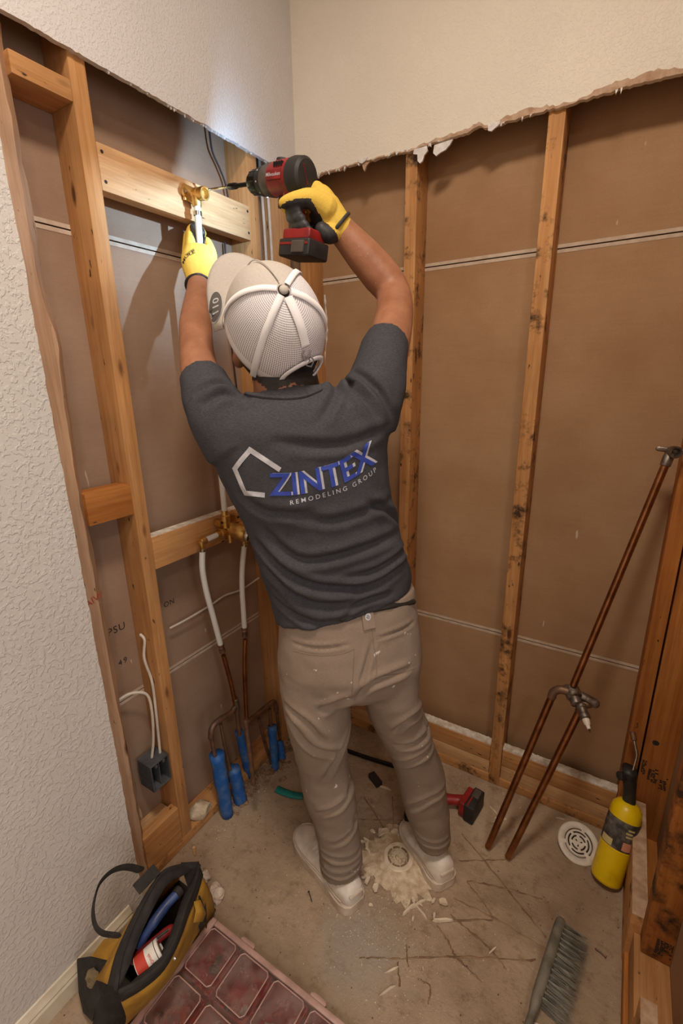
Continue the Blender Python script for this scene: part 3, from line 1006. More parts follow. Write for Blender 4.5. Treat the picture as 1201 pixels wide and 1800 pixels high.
def fold(co, bvh, pts, width, depth):
    # crease along a line laid on the cloth: groove with a raised lip on both sides, fading at the ends
    P = [np.array(p) for p in on_cloth(smooth_path(pts, 6), bvh, 0.0)]
    L = [0.0]
    for a, b in zip(P[:-1], P[1:]):
        L.append(L[-1] + np.linalg.norm(b - a))
    best = np.full(len(co), 9.0)
    tt_ = np.zeros(len(co))
    for i, (a, b) in enumerate(zip(P[:-1], P[1:])):
        ab = b - a
        t = np.clip(((co - a) @ ab) / (ab @ ab + 1e-12), 0, 1)
        d = np.linalg.norm(co - (a + t[:, None] * ab), axis=1)
        m = d < best
        best[m] = d[m]
        tt_[m] = ((L[i] + t * np.linalg.norm(ab)) / L[-1])[m]
    fall = np.clip(np.sin(np.pi * np.clip(tt_, 0.0, 1.0)), 0, 1) ** 0.6
    g = np.exp(-(best / width) ** 2) - 0.6 * np.exp(-((best - 2.1 * width) / (1.1 * width)) ** 2)
    return -depth * g * fall

def on_cloth(pts, bvh, lift=0.001):
    out = []
    for p in pts:
        p = Vector(p)
        h = bvh.ray_cast(p - VIEW * 0.45, VIEW)
        q = h[0] if h[0] is not None else bvh.find_nearest(p)[0]
        out.append(q - VIEW * lift)
    return out
VIEW = Vector((-0.505, 0.816, -0.281))
pre_bvh = BVHTree.FromPolygons([tuple(v) for v in co], [tuple(p.vertices) for p in me.polygons])
disp = np.zeros(len(co))
for pts, w, dp in (
    ([(0.5791, -0.7136, 1.5450), (0.6148, -0.7393, 1.5127), (0.6118, -0.7969, 1.4577)], .010, .0065),
    ([(0.6072, -0.6983, 1.5390), (0.6586, -0.7041, 1.5008), (0.6870, -0.6903, 1.4541)], .011, .0075),
    ([(0.6162, -0.6748, 1.5553), (0.6716, -0.6683, 1.5104), (0.6941, -0.6476, 1.4587)], .009, .006),
    ([(0.5949, -0.7069, 1.5359), (0.6400, -0.7348, 1.4804)], .010, .004),
    ([(0.4019, -0.8806, 1.4850), (0.4427, -0.8568, 1.5165), (0.4889, -0.8449, 1.5036)], .010, .006),
    ([(0.3847, -0.8838, 1.5065), (0.4184, -0.8530, 1.5356), (0.4589, -0.8348, 1.5157)], .009, .005),
    ([(0.5338, -0.8552, 1.4284), (0.6442, -0.7894, 1.4212), (0.6872, -0.6596, 1.4364)], .012, .0045),
    ([(0.4754, -0.8305, 1.2495), (0.5613, -0.7817, 1.1657), (0.6967, -0.6142, 1.1953)], .012, .007),
    ([(0.4575, -0.8402, 1.2178), (0.5454, -0.7839, 1.1165), (0.6505, -0.6915, 1.0893), (0.7036, -0.5877, 1.1175)], .012, .0085),
    ([(0.4662, -0.8201, 1.1537), (0.5455, -0.7663, 1.0607), (0.6292, -0.7066, 1.0481)], .012, .007),
    ([(0.6139, -0.7291, 1.1169), (0.6629, -0.6604, 1.1217), (0.7014, -0.5780, 1.1496)], .010, .006),
    ([(0.5311, -0.8130, 1.2715), (0.6173, -0.7529, 1.2555), (0.6836, -0.6193, 1.2752)], .012, .0045),
    ([(0.4675, -0.8013, 1.0636), (0.5634, -0.7501, 1.0046), (0.6509, -0.6651, 1.0232)], .010, .006),
    ([(0.6575, -0.7033, 1.2917), (0.6796, -0.6097, 1.2390), (0.6848, -0.5682, 1.1722)], .010, .006),
    ([(0.6835, -0.6114, 1.0491), (0.6454, -0.6826, 1.0530), (0.6114, -0.7282, 1.0175)], .009, .005),
    ([(0.4372, -0.8416, 1.3212), (0.5003, -0.8298, 1.2777), (0.5901, -0.7749, 1.2759)], .012, .004),
):
    disp += fold(co, pre_bvh, pts, w * 0.75, dp)
for i in range(len(co)):
    p = Vector(co[i])
    disp[i] += 0.0022 * noise.noise(p * 14) + 0.0012 * noise.noise(p * 34)
set_verts(me, co + no * (disp * 1.5)[:, None])
shirt = fin('shirt', me, M['shirt'], person, True, label='charcoal heather t-shirt with blue and white back print')
sv = verts_np(me)
shirt_bvh = BVHTree.FromPolygons([tuple(v) for v in sv], [tuple(p.vertices) for p in me.polygons])
tube('collar', on_cloth(smooth_path([(0.4351, -0.7923, 1.5039), (0.4521, -0.7846, 1.4958), (0.4808, -0.7689, 1.4896), (0.5131, -0.7500, 1.4868), (0.5404, -0.7317, 1.4907), (0.5644, -0.7123, 1.5037)], 5), shirt_bvh, 0.0005), 0.0042, M['shirt'], shirt, 8, 'round')

def drape(name, body, path, height, up, mat, parent, bold=0.0, lift=0.0012, shift=(0, 0), mesh=None, start=0.0, end=1.0, bvh=None):
    # flat lettering laid along a path on the cloth behind it
    if mesh is None:
        me = text_mesh(body, 1.0, 0, 0, bold, 1.0)
        vs = [v.co.copy() for v in me.vertices]
        fs = [tuple(p.vertices) for p in me.polygons]
    else:
        vs, fs = mesh
    bm = bmesh.new()
    bv = [bm.verts.new(v) for v in vs]
    for f in fs:
        try:
            bm.faces.new([bv[i] for i in f])
        except ValueError:
            pass
    bmesh.ops.triangulate(bm, faces=bm.faces)
    x0 = min(v.co.x for v in bm.verts); x1 = max(v.co.x for v in bm.verts)
    y0 = min(v.co.y for v in bm.verts); y1 = max(v.co.y for v in bm.verts)
    P = [Vector(p) for p in path]
    PP = smooth_path(P, 12)
    L = [0.0]
    for a, b in zip(PP[:-1], PP[1:]):
        L.append(L[-1] + (b - a).length)
    tot = L[-1]
    for _ in range(3):
        es = [e for e in bm.edges if e.calc_length() * tot / (x1 - x0) > 0.008]
        if not es:
            break
        bmesh.ops.subdivide_edges(bm, edges=es, cuts=1)
        bmesh.ops.triangulate(bm, faces=bm.faces)
    u = Vector(up).normalized()
    for v in bm.verts:
        s = (v.co.x - x0) / (x1 - x0) * tot
        k = 0
        while k < len(L) - 2 and L[k + 1] < s:
            k += 1
        q = (s - L[k]) / max(L[k + 1] - L[k], 1e-9)
        p = PP[k].lerp(PP[k + 1], q)
        tg = (PP[k + 1] - PP[k]).normalized()
        uu = (u - tg * u.dot(tg) * 0.6).normalized()
        p = p + uu * ((v.co.y - y0) / (y1 - y0) * height + shift[1]) + tg * shift[0]
        hit, nrm, idx, dist = (bvh or shirt_bvh).ray_cast(p - VIEW * 0.4, VIEW)
        if hit is None:
            hit, nrm, idx, dist = (bvh or shirt_bvh).find_nearest(p)
        v.co = hit - VIEW * lift
    return bmfin(name, bm, mat, parent)

UPV = (-0.1163, 0.2583, 0.9590)
zpath = [(0.5157, -0.8323, 1.3139), (0.5576, -0.8064, 1.3142), (0.6002, -0.7769, 1.3232), (0.6418, -0.7457, 1.3389), (0.6882, -0.7041, 1.3763)]
drape('print_shadow_letters', 'ZINTEX', zpath, 0.043, UPV, M['print_white'], shirt, 0.012, 0.0010, (0.0045, 0.0005))
drape('print_letters', 'ZINTEX', zpath, 0.043, UPV, M['print_blue'], shirt, 0.022, 0.0018, (-0.001, 0))
rpath = [(0.5524, -0.8160, 1.2956), (0.5976, -0.7841, 1.3068), (0.6441, -0.7500, 1.3224), (0.6752, -0.7234, 1.3437), (0.6914, -0.7075, 1.3609)]
drape('print_small_letters', 'R E M O D E L I N G   G R O U P', rpath, 0.0088, UPV, M['print_white'], shirt, 0.004, 0.0012)
# open pentagon outline left of the lettering
pent = [(0.5287, -0.8082, 1.3607), (0.4748, -0.8287, 1.3979), (0.4501, -0.8552, 1.3655), (0.4710, -0.8578, 1.3202), (0.5068, -0.8374, 1.3151)]
pv, pf = [], []
PW = 0.0048
pp = [Vector(p) for p in pent]
for i, p in enumerate(pp):
    d0 = (pp[i] - pp[max(i - 1, 0)])
    d1 = (pp[min(i + 1, 4)] - pp[i])
    n0 = d0.cross(VIEW).normalized() if d0.length > 1e-6 else None
    n1 = d1.cross(VIEW).normalized() if d1.length > 1e-6 else None
    nn = (n0 or n1) + (n1 or n0)
    nn.normalize()
    k = PW / max(0.4, nn.dot(n0 or n1))
    pv += [p + nn * k, p - nn * k]
bm = bmesh.new()
bv = [bm.verts.new(v) for v in pv]
for i in range(4):
    bm.faces.new((bv[2 * i], bv[2 * i + 1], bv[2 * i + 3], bv[2 * i + 2]))
for _ in range(4):
    es = [e for e in bm.edges if e.calc_length() > 0.008]
    if es:
        bmesh.ops.subdivide_edges(bm, edges=es, cuts=1)
        bmesh.ops.triangulate(bm, faces=bm.faces)
for v in bm.verts:
    h = shirt_bvh.ray_cast(v.co - VIEW * 0.4, VIEW)
    if h[0] is not None:
        v.co = h[0] - VIEW * 0.0012
bmfin('print_pentagon', bm, M['print_white'], shirt)

# --- trousers
hips = [
    ((0.4403, -0.7464, 1.0052), (0.6922, -0.5151, 1.0356), 0.108),
    ((0.4411, -0.7491, 0.9602), (0.7009, -0.5177, 0.9877), 0.114),
    ((0.4384, -0.7501, 0.9090), (0.7114, -0.5195, 0.9278), 0.122),
    ((0.4375, -0.7516, 0.8525), (0.7204, -0.5204, 0.8556), 0.127),
    ((0.4396, -0.7495, 0.8017), (0.7172, -0.5268, 0.7894), 0.112),
    ((0.4635, -0.7330, 0.7710), (0.7003, -0.5381, 0.7515), 0.075)]
lg_L = [
    ((0.4368, -0.7494, 0.8426), (0.5751, -0.6522, 0.8409), 0.100),
    ((0.4378, -0.7501, 0.7673), (0.5806, -0.6463, 0.7589), 0.098),
    ((0.4410, -0.7382, 0.6719), (0.5802, -0.6417, 0.6664), 0.092),
    ((0.4411, -0.7107, 0.5378), (0.5620, -0.6262, 0.5306), 0.080),
    ((0.4504, -0.6907, 0.3835), (0.5710, -0.6060, 0.3773), 0.072),
    ((0.4664, -0.6748, 0.2588), (0.5761, -0.5963, 0.2539), 0.066),
    ((0.4788, -0.6687, 0.1473), (0.5847, -0.5916, 0.1454), 0.062),
    ((0.4821, -0.6708, 0.0819), (0.5859, -0.5905, 0.0933), 0.060)]
lg_R = [
    ((0.5880, -0.6341, 0.8346), (0.7195, -0.5208, 0.8385), 0.100),
    ((0.6035, -0.6264, 0.7581), (0.7145, -0.5259, 0.7614), 0.098),
    ((0.6127, -0.5963, 0.6508), (0.7229, -0.4989, 0.6646), 0.088),
    ((0.6423, -0.5558, 0.5373), (0.7478, -0.4640, 0.5434), 0.078),
    ((0.6620, -0.5168, 0.4017), (0.7729, -0.4264, 0.4115), 0.072),
    ((0.6752, -0.4953, 0.2804), (0.7854, -0.4083, 0.2816), 0.064),
    ((0.6991, -0.4739, 0.1750), (0.7935, -0.3955, 0.1797), 0.058),
    ((0.7182, -0.4597, 0.1106), (0.7987, -0.3920, 0.1272), 0.055)]
me = remesh('trousers', [ring_loft(hips, 40, 2.4), ring_loft(lg_L, 32, 2.1), ring_loft(lg_R, 32, 2.1)], 0.0055, 4)
co, no = verts_np(me), normals_np(me)
pre_bvh = BVHTree.FromPolygons([tuple(v) for v in co], [tuple(p.vertices) for p in me.polygons])
disp = np.zeros(len(co))
for pts, w, dp in (
    ([(0.6145, -0.6805, 0.7945), (0.6039, -0.7229, 0.7973), (0.5605, -0.7585, 0.7717)], .012, .008),
    ([(0.6193, -0.6776, 0.7944), (0.6563, -0.6749, 0.8425), (0.7273, -0.5997, 0.8621)], .010, .008),
    ([(0.4770, -0.7853, 0.7728), (0.5300, -0.7654, 0.7355), (0.5522, -0.7260, 0.6675)], .010, .006),
    ([(0.4849, -0.7799, 0.7387), (0.5244, -0.7382, 0.6465), (0.5757, -0.6828, 0.6082)], .012, .006),
    ([(0.6018, -0.6666, 0.6798), (0.5669, -0.6981, 0.5797), (0.5289, -0.6987, 0.5039)], .011, .006),
    ([(0.7554, -0.5628, 0.7051), (0.7261, -0.6052, 0.7059), (0.6930, -0.6181, 0.6568)], .011, .008),
    ([(0.7675, -0.5240, 0.6182), (0.7212, -0.5696, 0.6046), (0.6787, -0.5860, 0.5978)], .010, .007),
    ([(0.7739, -0.5136, 0.5658), (0.7237, -0.5521, 0.5443), (0.6563, -0.5726, 0.4988)], .011, .006),
    ([(0.6045, -0.6441, 0.4557), (0.5705, -0.6805, 0.4111), (0.5050, -0.6984, 0.3701)], .011, .006),
    ([(0.4997, -0.7000, 0.1968), (0.5580, -0.6671, 0.1877), (0.6008, -0.6061, 0.1814)], .009, .005),
    ([(0.4964, -0.6984, 0.1363), (0.5555, -0.6650, 0.1270), (0.6022, -0.6088, 0.1352)], .008, .005),
    ([(0.6156, -0.6322, 0.3279), (0.5765, -0.6633, 0.2723), (0.5270, -0.6784, 0.2461)], .009, .004),
    ([(0.6999, -0.5163, 0.1930), (0.7585, -0.4761, 0.1688), (0.8043, -0.4136, 0.1610)], .008, .005),
    ([(0.7943, -0.4535, 0.3835), (0.7541, -0.5076, 0.3699), (0.6900, -0.5211, 0.3034)], .010, .005),
    ([(0.6658, -0.6787, 0.9567), (0.6615, -0.6989, 0.9059), (0.6332, -0.6959, 0.8231)], .007, .004),
    ([(0.5147, -0.7971, 0.9556), (0.5768, -0.7728, 0.9501), (0.6297, -0.7146, 0.9528)], .005, .004),
    ([(0.6711, -0.6746, 0.9591), (0.7068, -0.6262, 0.9644), (0.7262, -0.5762, 0.9680)], .005, .004),
):
    disp += fold(co, pre_bvh, pts, w * 0.75, dp)
for i in range(len(co)):
    p = Vector(co[i])
    disp[i] += 0.0025 * noise.noise(p * 11) + 0.0012 * noise.noise(p * 30)
set_verts(me, co + no * (disp * 1.5)[:, None])
trousers = fin('trousers', me, M['pants'], person, True, label='taupe work trousers flecked with white paint')
tv = verts_np(me)
tr_bvh = BVHTree.FromPolygons([tuple(v) for v in tv], [tuple(p.vertices) for p in me.polygons])
M['stitch'] = plain('dark_seam', (132, 114, 98), rough=0.9)
for pts in ([(0.5012, -0.7663, 0.9268), (0.5516, -0.7373, 0.9207), (0.5972, -0.7080, 0.9237), (0.6212, -0.6897, 0.9336)], [(0.6624, -0.6578, 0.9522), (0.6958, -0.6343, 0.9607), (0.7123, -0.5988, 0.9629), (0.7146, -0.5915, 0.9800)],
            [(0.6463, -0.6565, 0.9850), (0.6605, -0.6657, 0.9328), (0.6732, -0.6780, 0.8743), (0.6537, -0.6988, 0.8487), (0.6147, -0.6809, 0.7931)], [(0.6212, -0.6897, 0.9336), (0.6270, -0.7063, 0.8751), (0.6071, -0.6818, 0.8041)],
            [(0.6750, -0.6813, 0.8613), (0.7129, -0.6348, 0.8572), (0.7312, -0.5872, 0.8560)]):
    tube('seam', on_cloth(smooth_path(pts, 8), tr_bvh, 0.0002), 0.0010, M['stitch'], trousers, 6)
# waistband tab with a round emblem
tabp = on_cloth([(0.6239, -0.6604, 1.0139), (0.6451, -0.6457, 1.0187), (0.6563, -0.6522, 0.9796), (0.6339, -0.6677, 0.9748)], tr_bvh, 0.006)
tab = prism('waistband_tab', tabp, VIEW * 0.004, M['pants'], trousers)
ec = sum(tabp, Vector()) / 4 + (tabp[0] - tabp[3]) * 0.18
ex = (tabp[1] - tabp[0]).normalized()
ey = (tabp[0] - tabp[3]).normalized()
bm = bmesh.new()
bm.faces.new([bm.verts.new(ec + ex * math.cos(a) * 0.0068 + ey * math.sin(a) * 0.0085 - VIEW * 0.001) for a in np.linspace(0, 2 * math.pi, 20, endpoint=False)])
bmfin('round_emblem', bm, M['print_white'], tab)
bm = bmesh.new()
for dy, w2 in ((0.003, 0.003), (-0.0005, 0.0045), (-0.0035, 0.003)):
    bm_box(bm, (-w2, dy - 0.0006, 0), (w2, dy + 0.0006, 0.0002))
for v in bm.verts:
    v.co = ec + ex * v.co.x + ey * v.co.y - VIEW * (0.0012 + v.co.z)
bmfin('emblem_lines', bm, M['ink'], tab)
tube('belt', on_cloth([(0.5864, -0.6878, 1.0017), (0.6306, -0.6559, 1.0151), (0.6673, -0.6082, 1.0165), (0.7015, -0.5420, 1.0050)], tr_bvh, 0.001), 0.007, M['belt'], trousers, 8, 'round')

# --- shoes
def shoe(heel, toe, wid, lab):
    heel, toe = Vector(heel), Vector(toe)
    ax = (toe - heel).normalized()
    L = (toe - heel).length
    sd = Vector((-ax.y, ax.x, 0))
    root = None
    st = [0.0, 0.03, 0.08, 0.16, 0.26, 0.36, 0.48, 0.60, 0.72, 0.83, 0.91, 0.965, 1.0]
    hw = [0.40, 0.66, 0.80, 0.86, 0.84, 0.82, 0.86, 0.95, 1.0, 0.94, 0.78, 0.54, 0.20]
    hh = [0.072, 0.086, 0.094, 0.094, 0.088, 0.086, 0.080, 0.068, 0.056, 0.049, 0.044, 0.038, 0.030]
    seg = 20
    vs, fs = [], []
    for s, w, h in zip(st, hw, hh):
        c = heel + ax * L * s
        for k in range(seg):
            a = 2 * math.pi * k / seg
            x = math.copysign(abs(math.cos(a)) ** 0.75, math.cos(a)) * w * wid
            z = math.sin(a)
            zz = 0.018 + (h - 0.018) * (math.copysign(abs(z) ** 0.7, z) * 0.5 + 0.5) if True else 0
            nar = 1.0 - 0.40 * max(0, z) ** 1.5
            vs.append(c + sd * x * nar + Vector((0, 0, zz)))
    n = len(st)
    for i in range(n - 1):
        for k in range(seg):
            k2 = (k + 1) % seg
            fs.append((i * seg + k, i * seg + k2, (i + 1) * seg + k2, (i + 1) * seg + k))
    fs += [tuple(range(seg)), tuple(range((n - 1) * seg, n * seg))]
    up = mk('shoe', vs, fs, M['shoe_white'], person, True, label=lab)
    md = up.modifiers.new('s', 'SUBSURF')
    md.levels = md.render_levels = 1
    # sole
    out = []
    for s, w in zip(st, hw):
        out.append((s, w * wid * 1.05 + 0.003))
    ring = [heel + ax * (L * s) + sd * w for s, w in out] + [heel + ax * (L * s) - sd * w for s, w in out[::-1]]
    prism('sole', [p + Vector((0, 0, 0.0005)) for p in ring], (0, 0, 0.030), M['sole_white'], up, 50)
    # heel tab, stitched edge and laces
    tube('stitch_line', [heel + ax * L * s + sd * (w * wid * 1.0 + 0.001) + Vector((0, 0, 0.045 - 0.012 * s)) for s, w in zip(st[2:10], hw[2:10])], 0.0016, M['sole_white'], up, 6)
    tube('heel_tab', [heel + ax * 0.004 + sd * q * 0.02 + Vector((0, 0, 0.066)) for q in (-1, 0, 1)], 0.006, M['sole_white'], up, 8, 'round')
    for q in (0.50, 0.56, 0.62):
        c = heel + ax * L * q
        z = 0.082 - (q - 0.5) * 0.10
        tube('lace', [c - sd * 0.024 + Vector((0, 0, z - 0.008)), c + Vector((0, 0, z)), c + sd * 0.024 + Vector((0, 0, z - 0.008))], 0.0022, M['shoe_white'], up, 6)
    return up
shoe((0.6080, -0.6630, 0.0000), (0.3110, -0.5510, 0.0000), 0.051, 'white low sneaker on his left foot')
shoe((0.8190, -0.4660, 0.0000), (0.6230, -0.3310, 0.0000), 0.051, 'white low sneaker on his right foot')

# --- cap
def cap_pt(az, pol, k=1.0):
    # az 0 = front, + towards his left; pol 0 = crown button, 90 = rim
    a, p = math.radians(az), math.radians(pol)
    e = math.sin(p) ** 0.86 if p < math.pi / 2 else 1.0
    rf = 0.115
    return HC + (HF * math.cos(a) * rf + HLft * math.sin(a) * 0.092) * e * k + HU * (0.128 * math.cos(p) * k) - HU * (0.018 if p > math.pi / 2 else 0)

def mesh_mat():
    # open weave: rows of small dark holes laid out on the cap's own UVs
    t = NT('white_trucker_mesh')
    uv = t.n('ShaderNodeUVMap')
    uv.uv_map = 'UVMap'
    mp = t.n('ShaderNodeMapping')
    mp.inputs['Scale'].default_value = (150, 46, 1)
    t.l(uv.outputs[0], mp.inputs['Vector'])
    vo = t.n('ShaderNodeTexVoronoi')
    vo.inputs['Scale'].default_value = 1.0
    vo.inputs['Randomness'].default_value = 0.0
    t.l(mp.outputs[0], vo.inputs['Vector'])
    hole = t.ramp(vo.outputs['Distance'], [(0.26, W1), (0.36, K1)])
    col = t.mix(hole, srgb(244, 238, 240), srgb(132, 118, 118))
    return t.out(col, 0.85, 0.0, t.bump(vo.outputs['Distance'], 0.5, 0.001), 0.2)
M['cap_mesh'] = mesh_mat()

NA, NP = 72, 22
vs, fs, uvs, mi = [], [], [], []
for j in range(NP + 1):
    pol = 4 + (90 + 8 - 4) * j / NP
    for i in range(NA):
        az = -180 + 360 * i / NA
        p = cap_pt(az, min(pol, 90))
        if pol > 90:
            p = p - HU * (pol - 90) * 0.0022
        vs.append(p)
top_i = len(vs)
vs.append(cap_pt(0, 0))
for j in range(NP):
    for i in range(NA):
        i2 = (i + 1) % NA
        az = -180 + 360 * (i + 0.5) / NA
        pol = 4 + (90 + 8 - 4) * (j + 0.5) / NP
        # the arched opening above the strap
        d = 180 - abs(az)
        if d < 30 and pol < 93 and pol > 90 - 26 * math.sqrt(max(0, 1 - (d / 30) ** 2)):
            continue
        fs.append((j * NA + i, j * NA + i2, (j + 1) * NA + i2, (j + 1) * NA + i))
        uvs.append([((i + a) / NA, (j + b) / NP) for a, b in ((0, 0), (1, 0), (1, 1), (0, 1))])
        mi.append(0 if abs(az) < 62 else (2 if pol > 84 else 1))
for i in range(NA):
    fs.append((top_i, i, (i + 1) % NA))
    uvs.append([(i / NA, 0), (i / NA, 0.01), ((i + 1) / NA, 0.01)])
    az = -180 + 360 * (i + 0.5) / NA
    mi.append(0 if abs(az) < 62 else 1)
me = bpy.data.meshes.new('cap')
me.from_pydata([tuple(v) for v in vs], [], fs)
ul = me.uv_layers.new(name='UVMap')
for p, u, m in zip(me.polygons, uvs, mi):
    for li, q in zip(p.loop_indices, u):
        ul.data[li].uv = q
    p.material_index = m
cap = fin('cap', me, [M['cap_grey'], M['cap_mesh'], M['cap_white']], person, True, label='white mesh and grey trucker cap')
md = cap.modifiers.new('thick', 'SOLIDIFY')
md.thickness = 0.0022
md.offset = 1
def on_cap(az, pol, lift=0.003):
    p = cap_pt(az, pol)
    n = (p - HC).normalized()
    return p + n * lift
def band(name, path, w, mat, th=0.0016):
    # flat tape along (az, pol) points
    P = smooth_path([on_cap(a, b) for a, b in path], 6)
    vs, fs = [], []
    for i, p in enumerate(P):
        t = (P[min(i + 1, len(P) - 1)] - P[max(i - 1, 0)]).normalized()
        n = (p - HC).normalized()
        s = t.cross(n).normalized()
        vs += [p - s * w, p - s * w * 0.9 + n * th, p + s * w * 0.9 + n * th, p + s * w]
    for i in range(len(P) - 1):
        a, b = i * 4, i * 4 + 4
        for k in range(3):
            fs.append((a + k, a + k + 1, b + k + 1, b + k))
    return mk(name, vs, fs, mat, cap, True)
for az in (62, -62):
    band('seam_band', [(az, p) for p in (5, 20, 40, 60, 80, 92)], 0.0055, M['cap_white'])
for az in (120, -120):
    band('seam_band', [(az, p) for p in (5, 20, 40, 60, 80, 92)], 0.0065, M['cap_white'])
band('seam_band', [(180, p) for p in (5, 16, 30, 46)], 0.0085, M['cap_white'])
band('opening_trim', [(180 - d, 90 - 27 * math.sqrt(max(0, 1 - (d / 31) ** 2))) for d in (-31, -27, -18, -8, 0, 8, 18, 27, 31)], 0.0045, M['cap_white'])
band('front_seam', [(0, p) for p in (6, 25, 50, 75, 90)], 0.0010, M['cap_grey'])
P = []
for d in (-34, -20, -8, 0, 8, 20, 34):
    P.append(cap_pt(180 - d, 90, 1.0) - HU * 0.008 + (cap_pt(180 - d, 90) - HC).normalized() * 0.004)
tube('strap', smooth_path(P, 4), 0.008, M['cap_white'], cap, 8, 'round', flat=0.35, ref=tuple(HU))
lathe('button', cap_pt(0, 0) + HU * 0.001, HU, [(0, 0.0085), (0.003, 0.0085), (0.006, 0.006), (0.0075, 0.002)], M['cap_grey'], cap, 16, True)
# short hair showing under the back of the cap
rim_ = np.array([tuple(cap_pt(az, 90) - HU * 0.026) for az in range(95, 266, 6)])
pv_, pn_ = verts_np(person.data), normals_np(person.data)
nf, used = [], {}
for p in person.data.polygons:
    c = Vector(p.center) - HC
    if c.dot(HF) > -0.03 or c.dot(HU) > 0.05 or c.length > 0.2:
        continue
    d = np.linalg.norm(rim_ - np.array(p.center), axis=1).min()
    if abs(c.dot(HLft)) < 0.078 and d < 0.047 - 0.08 * max(0, abs(c.dot(HLft)) - 0.03) + 0.003 * noise.noise(Vector(p.center) * 120):
        nf.append([used.setdefault(i, len(used)) for i in p.vertices])
nv = [None] * len(used)
for i, k in used.items():
    nv[k] = pv_[i] + pn_[i] * 0.0020
if nf:
    mk('nape_hair', nv, nf, M['hair'], hair, True)
# brim: curved peak
vs, fs = [], []
NB, NR = 26, 8
for j in range(NR + 1):
    q = j / NR
    for i in range(NB + 1):
        az = -66 + 132 * i / NB
        base = cap_pt(az, 90) - HU * 0.014
        a = math.radians(az)
        reach = 0.078 * max(0.0, math.cos(a * 1.30)) ** 0.55
        out = HF * reach * q + HLft * math.sin(a) * 0.014 * q
        droop = -HU * (0.012 * q + 0.030 * math.sin(a) ** 2 * q)
        vs.append(base + out + droop)
for j in range(NR):
    for i in range(NB):
        a = j * (NB + 1) + i
        fs.append((a, a + 1, a + NB + 2, a + NB + 1))
brim = mk('brim', vs, fs, M['cap_grey'], cap, True)
md = brim.modifiers.new('thick', 'SOLIDIFY')
md.thickness = 0.003
# oval badge on the brim
bvb = BVHTree.FromPolygons([tuple(v) for v in vs], fs)
bc = cap_pt(48, 90) - HU * 0.024 + HF * 0.024 + HLft * 0.006
bn = HU
def brim_proj(p, lift):
    h = bvb.ray_cast(p + HU * 0.2, -HU)
    return (h[0] if h[0] is not None else bvb.find_nearest(p)[0]) + HU * lift
bx = (HLft * 0.50 - HF * 0.87).normalized()
by = HU.cross(bx).normalized()
def oval(name, rx, ry, lift, mat, parent, c=None, rot=0.0):
    bm = bmesh.new()
    c = c or bc
    cc = bm.verts.new(brim_proj(c, lift))
    rings = []
    for k in (0.4, 0.75, 1.0):
        rings.append([bm.verts.new(brim_proj(c + bx * math.cos(a) * rx * k + by * math.sin(a) * ry * k, lift)) for a in np.linspace(0, 2 * math.pi, 28, endpoint=False)])
    for i in range(28):
        bm.faces.new((cc, rings[0][i], rings[0][(i + 1) % 28]))
        for r0, r1 in zip(rings[:-1], rings[1:]):
            bm.faces.new((r0[i], r1[i], r1[(i + 1) % 28], r0[(i + 1) % 28]))
    return bmfin(name, bm, mat, parent, True)
M['badge_grey'] = plain('badge_grey', (92, 86, 82), rough=0.7)
oval('badge_edge', 0.0305, 0.0140, 0.0022, M['print_white'], brim)
badge = oval('badge', 0.0288, 0.0126, 0.0028, M['badge_grey'], brim)
bm = bmesh.new()
tm = text_mesh('110', 1.0, 0, 0, 0.01)
xs = [v.co.x for v in tm.vertices]; ys = [v.co.y for v in tm.vertices]
bv = [bm.verts.new(brim_proj(bc - bx * ((v.co.x - (min(xs) + max(xs)) / 2) * 0.0235 ) - by * ((v.co.y - 0.35) * 0.0165 ), 0.0034)) for v in tm.vertices]
for p in tm.polygons:
    try:
        bm.faces.new([bv[i] for i in p.vertices])
    except ValueError:
        pass
bmfin('badge_number', bm, M['print_white'], badge)
# small grey embroidered emblem above the strap
M['thread'] = plain('grey_thread', (150, 142, 146), rough=0.8)
for pth in ([(176, 50), (173, 55), (176, 60), (182, 58), (186, 53)], [(177, 56), (183, 62), (178, 66), (184, 70)], [(186, 60), (189, 66), (185, 71)]):
    tube('emblem_thread', smooth_path([on_cap(a, b, 0.0045) for a, b in pth], 5), 0.0013, M['thread'], cap, 6, 'round')

# --- gloves
def two_tone(me, dirn, thr, extra=None):
    # palm side gets the dipped black coating
    no = normals_np(me)
    co = verts_np(me)
    for p in me.polygons:
        n = np.array(p.normal)
        c = np.array(p.center)
        blk = n @ np.array(dirn) > thr
        if extra is not None:
            e = extra(c, n)
            if e is not None:
                blk = e
        p.material_index = 1 if blk else 0

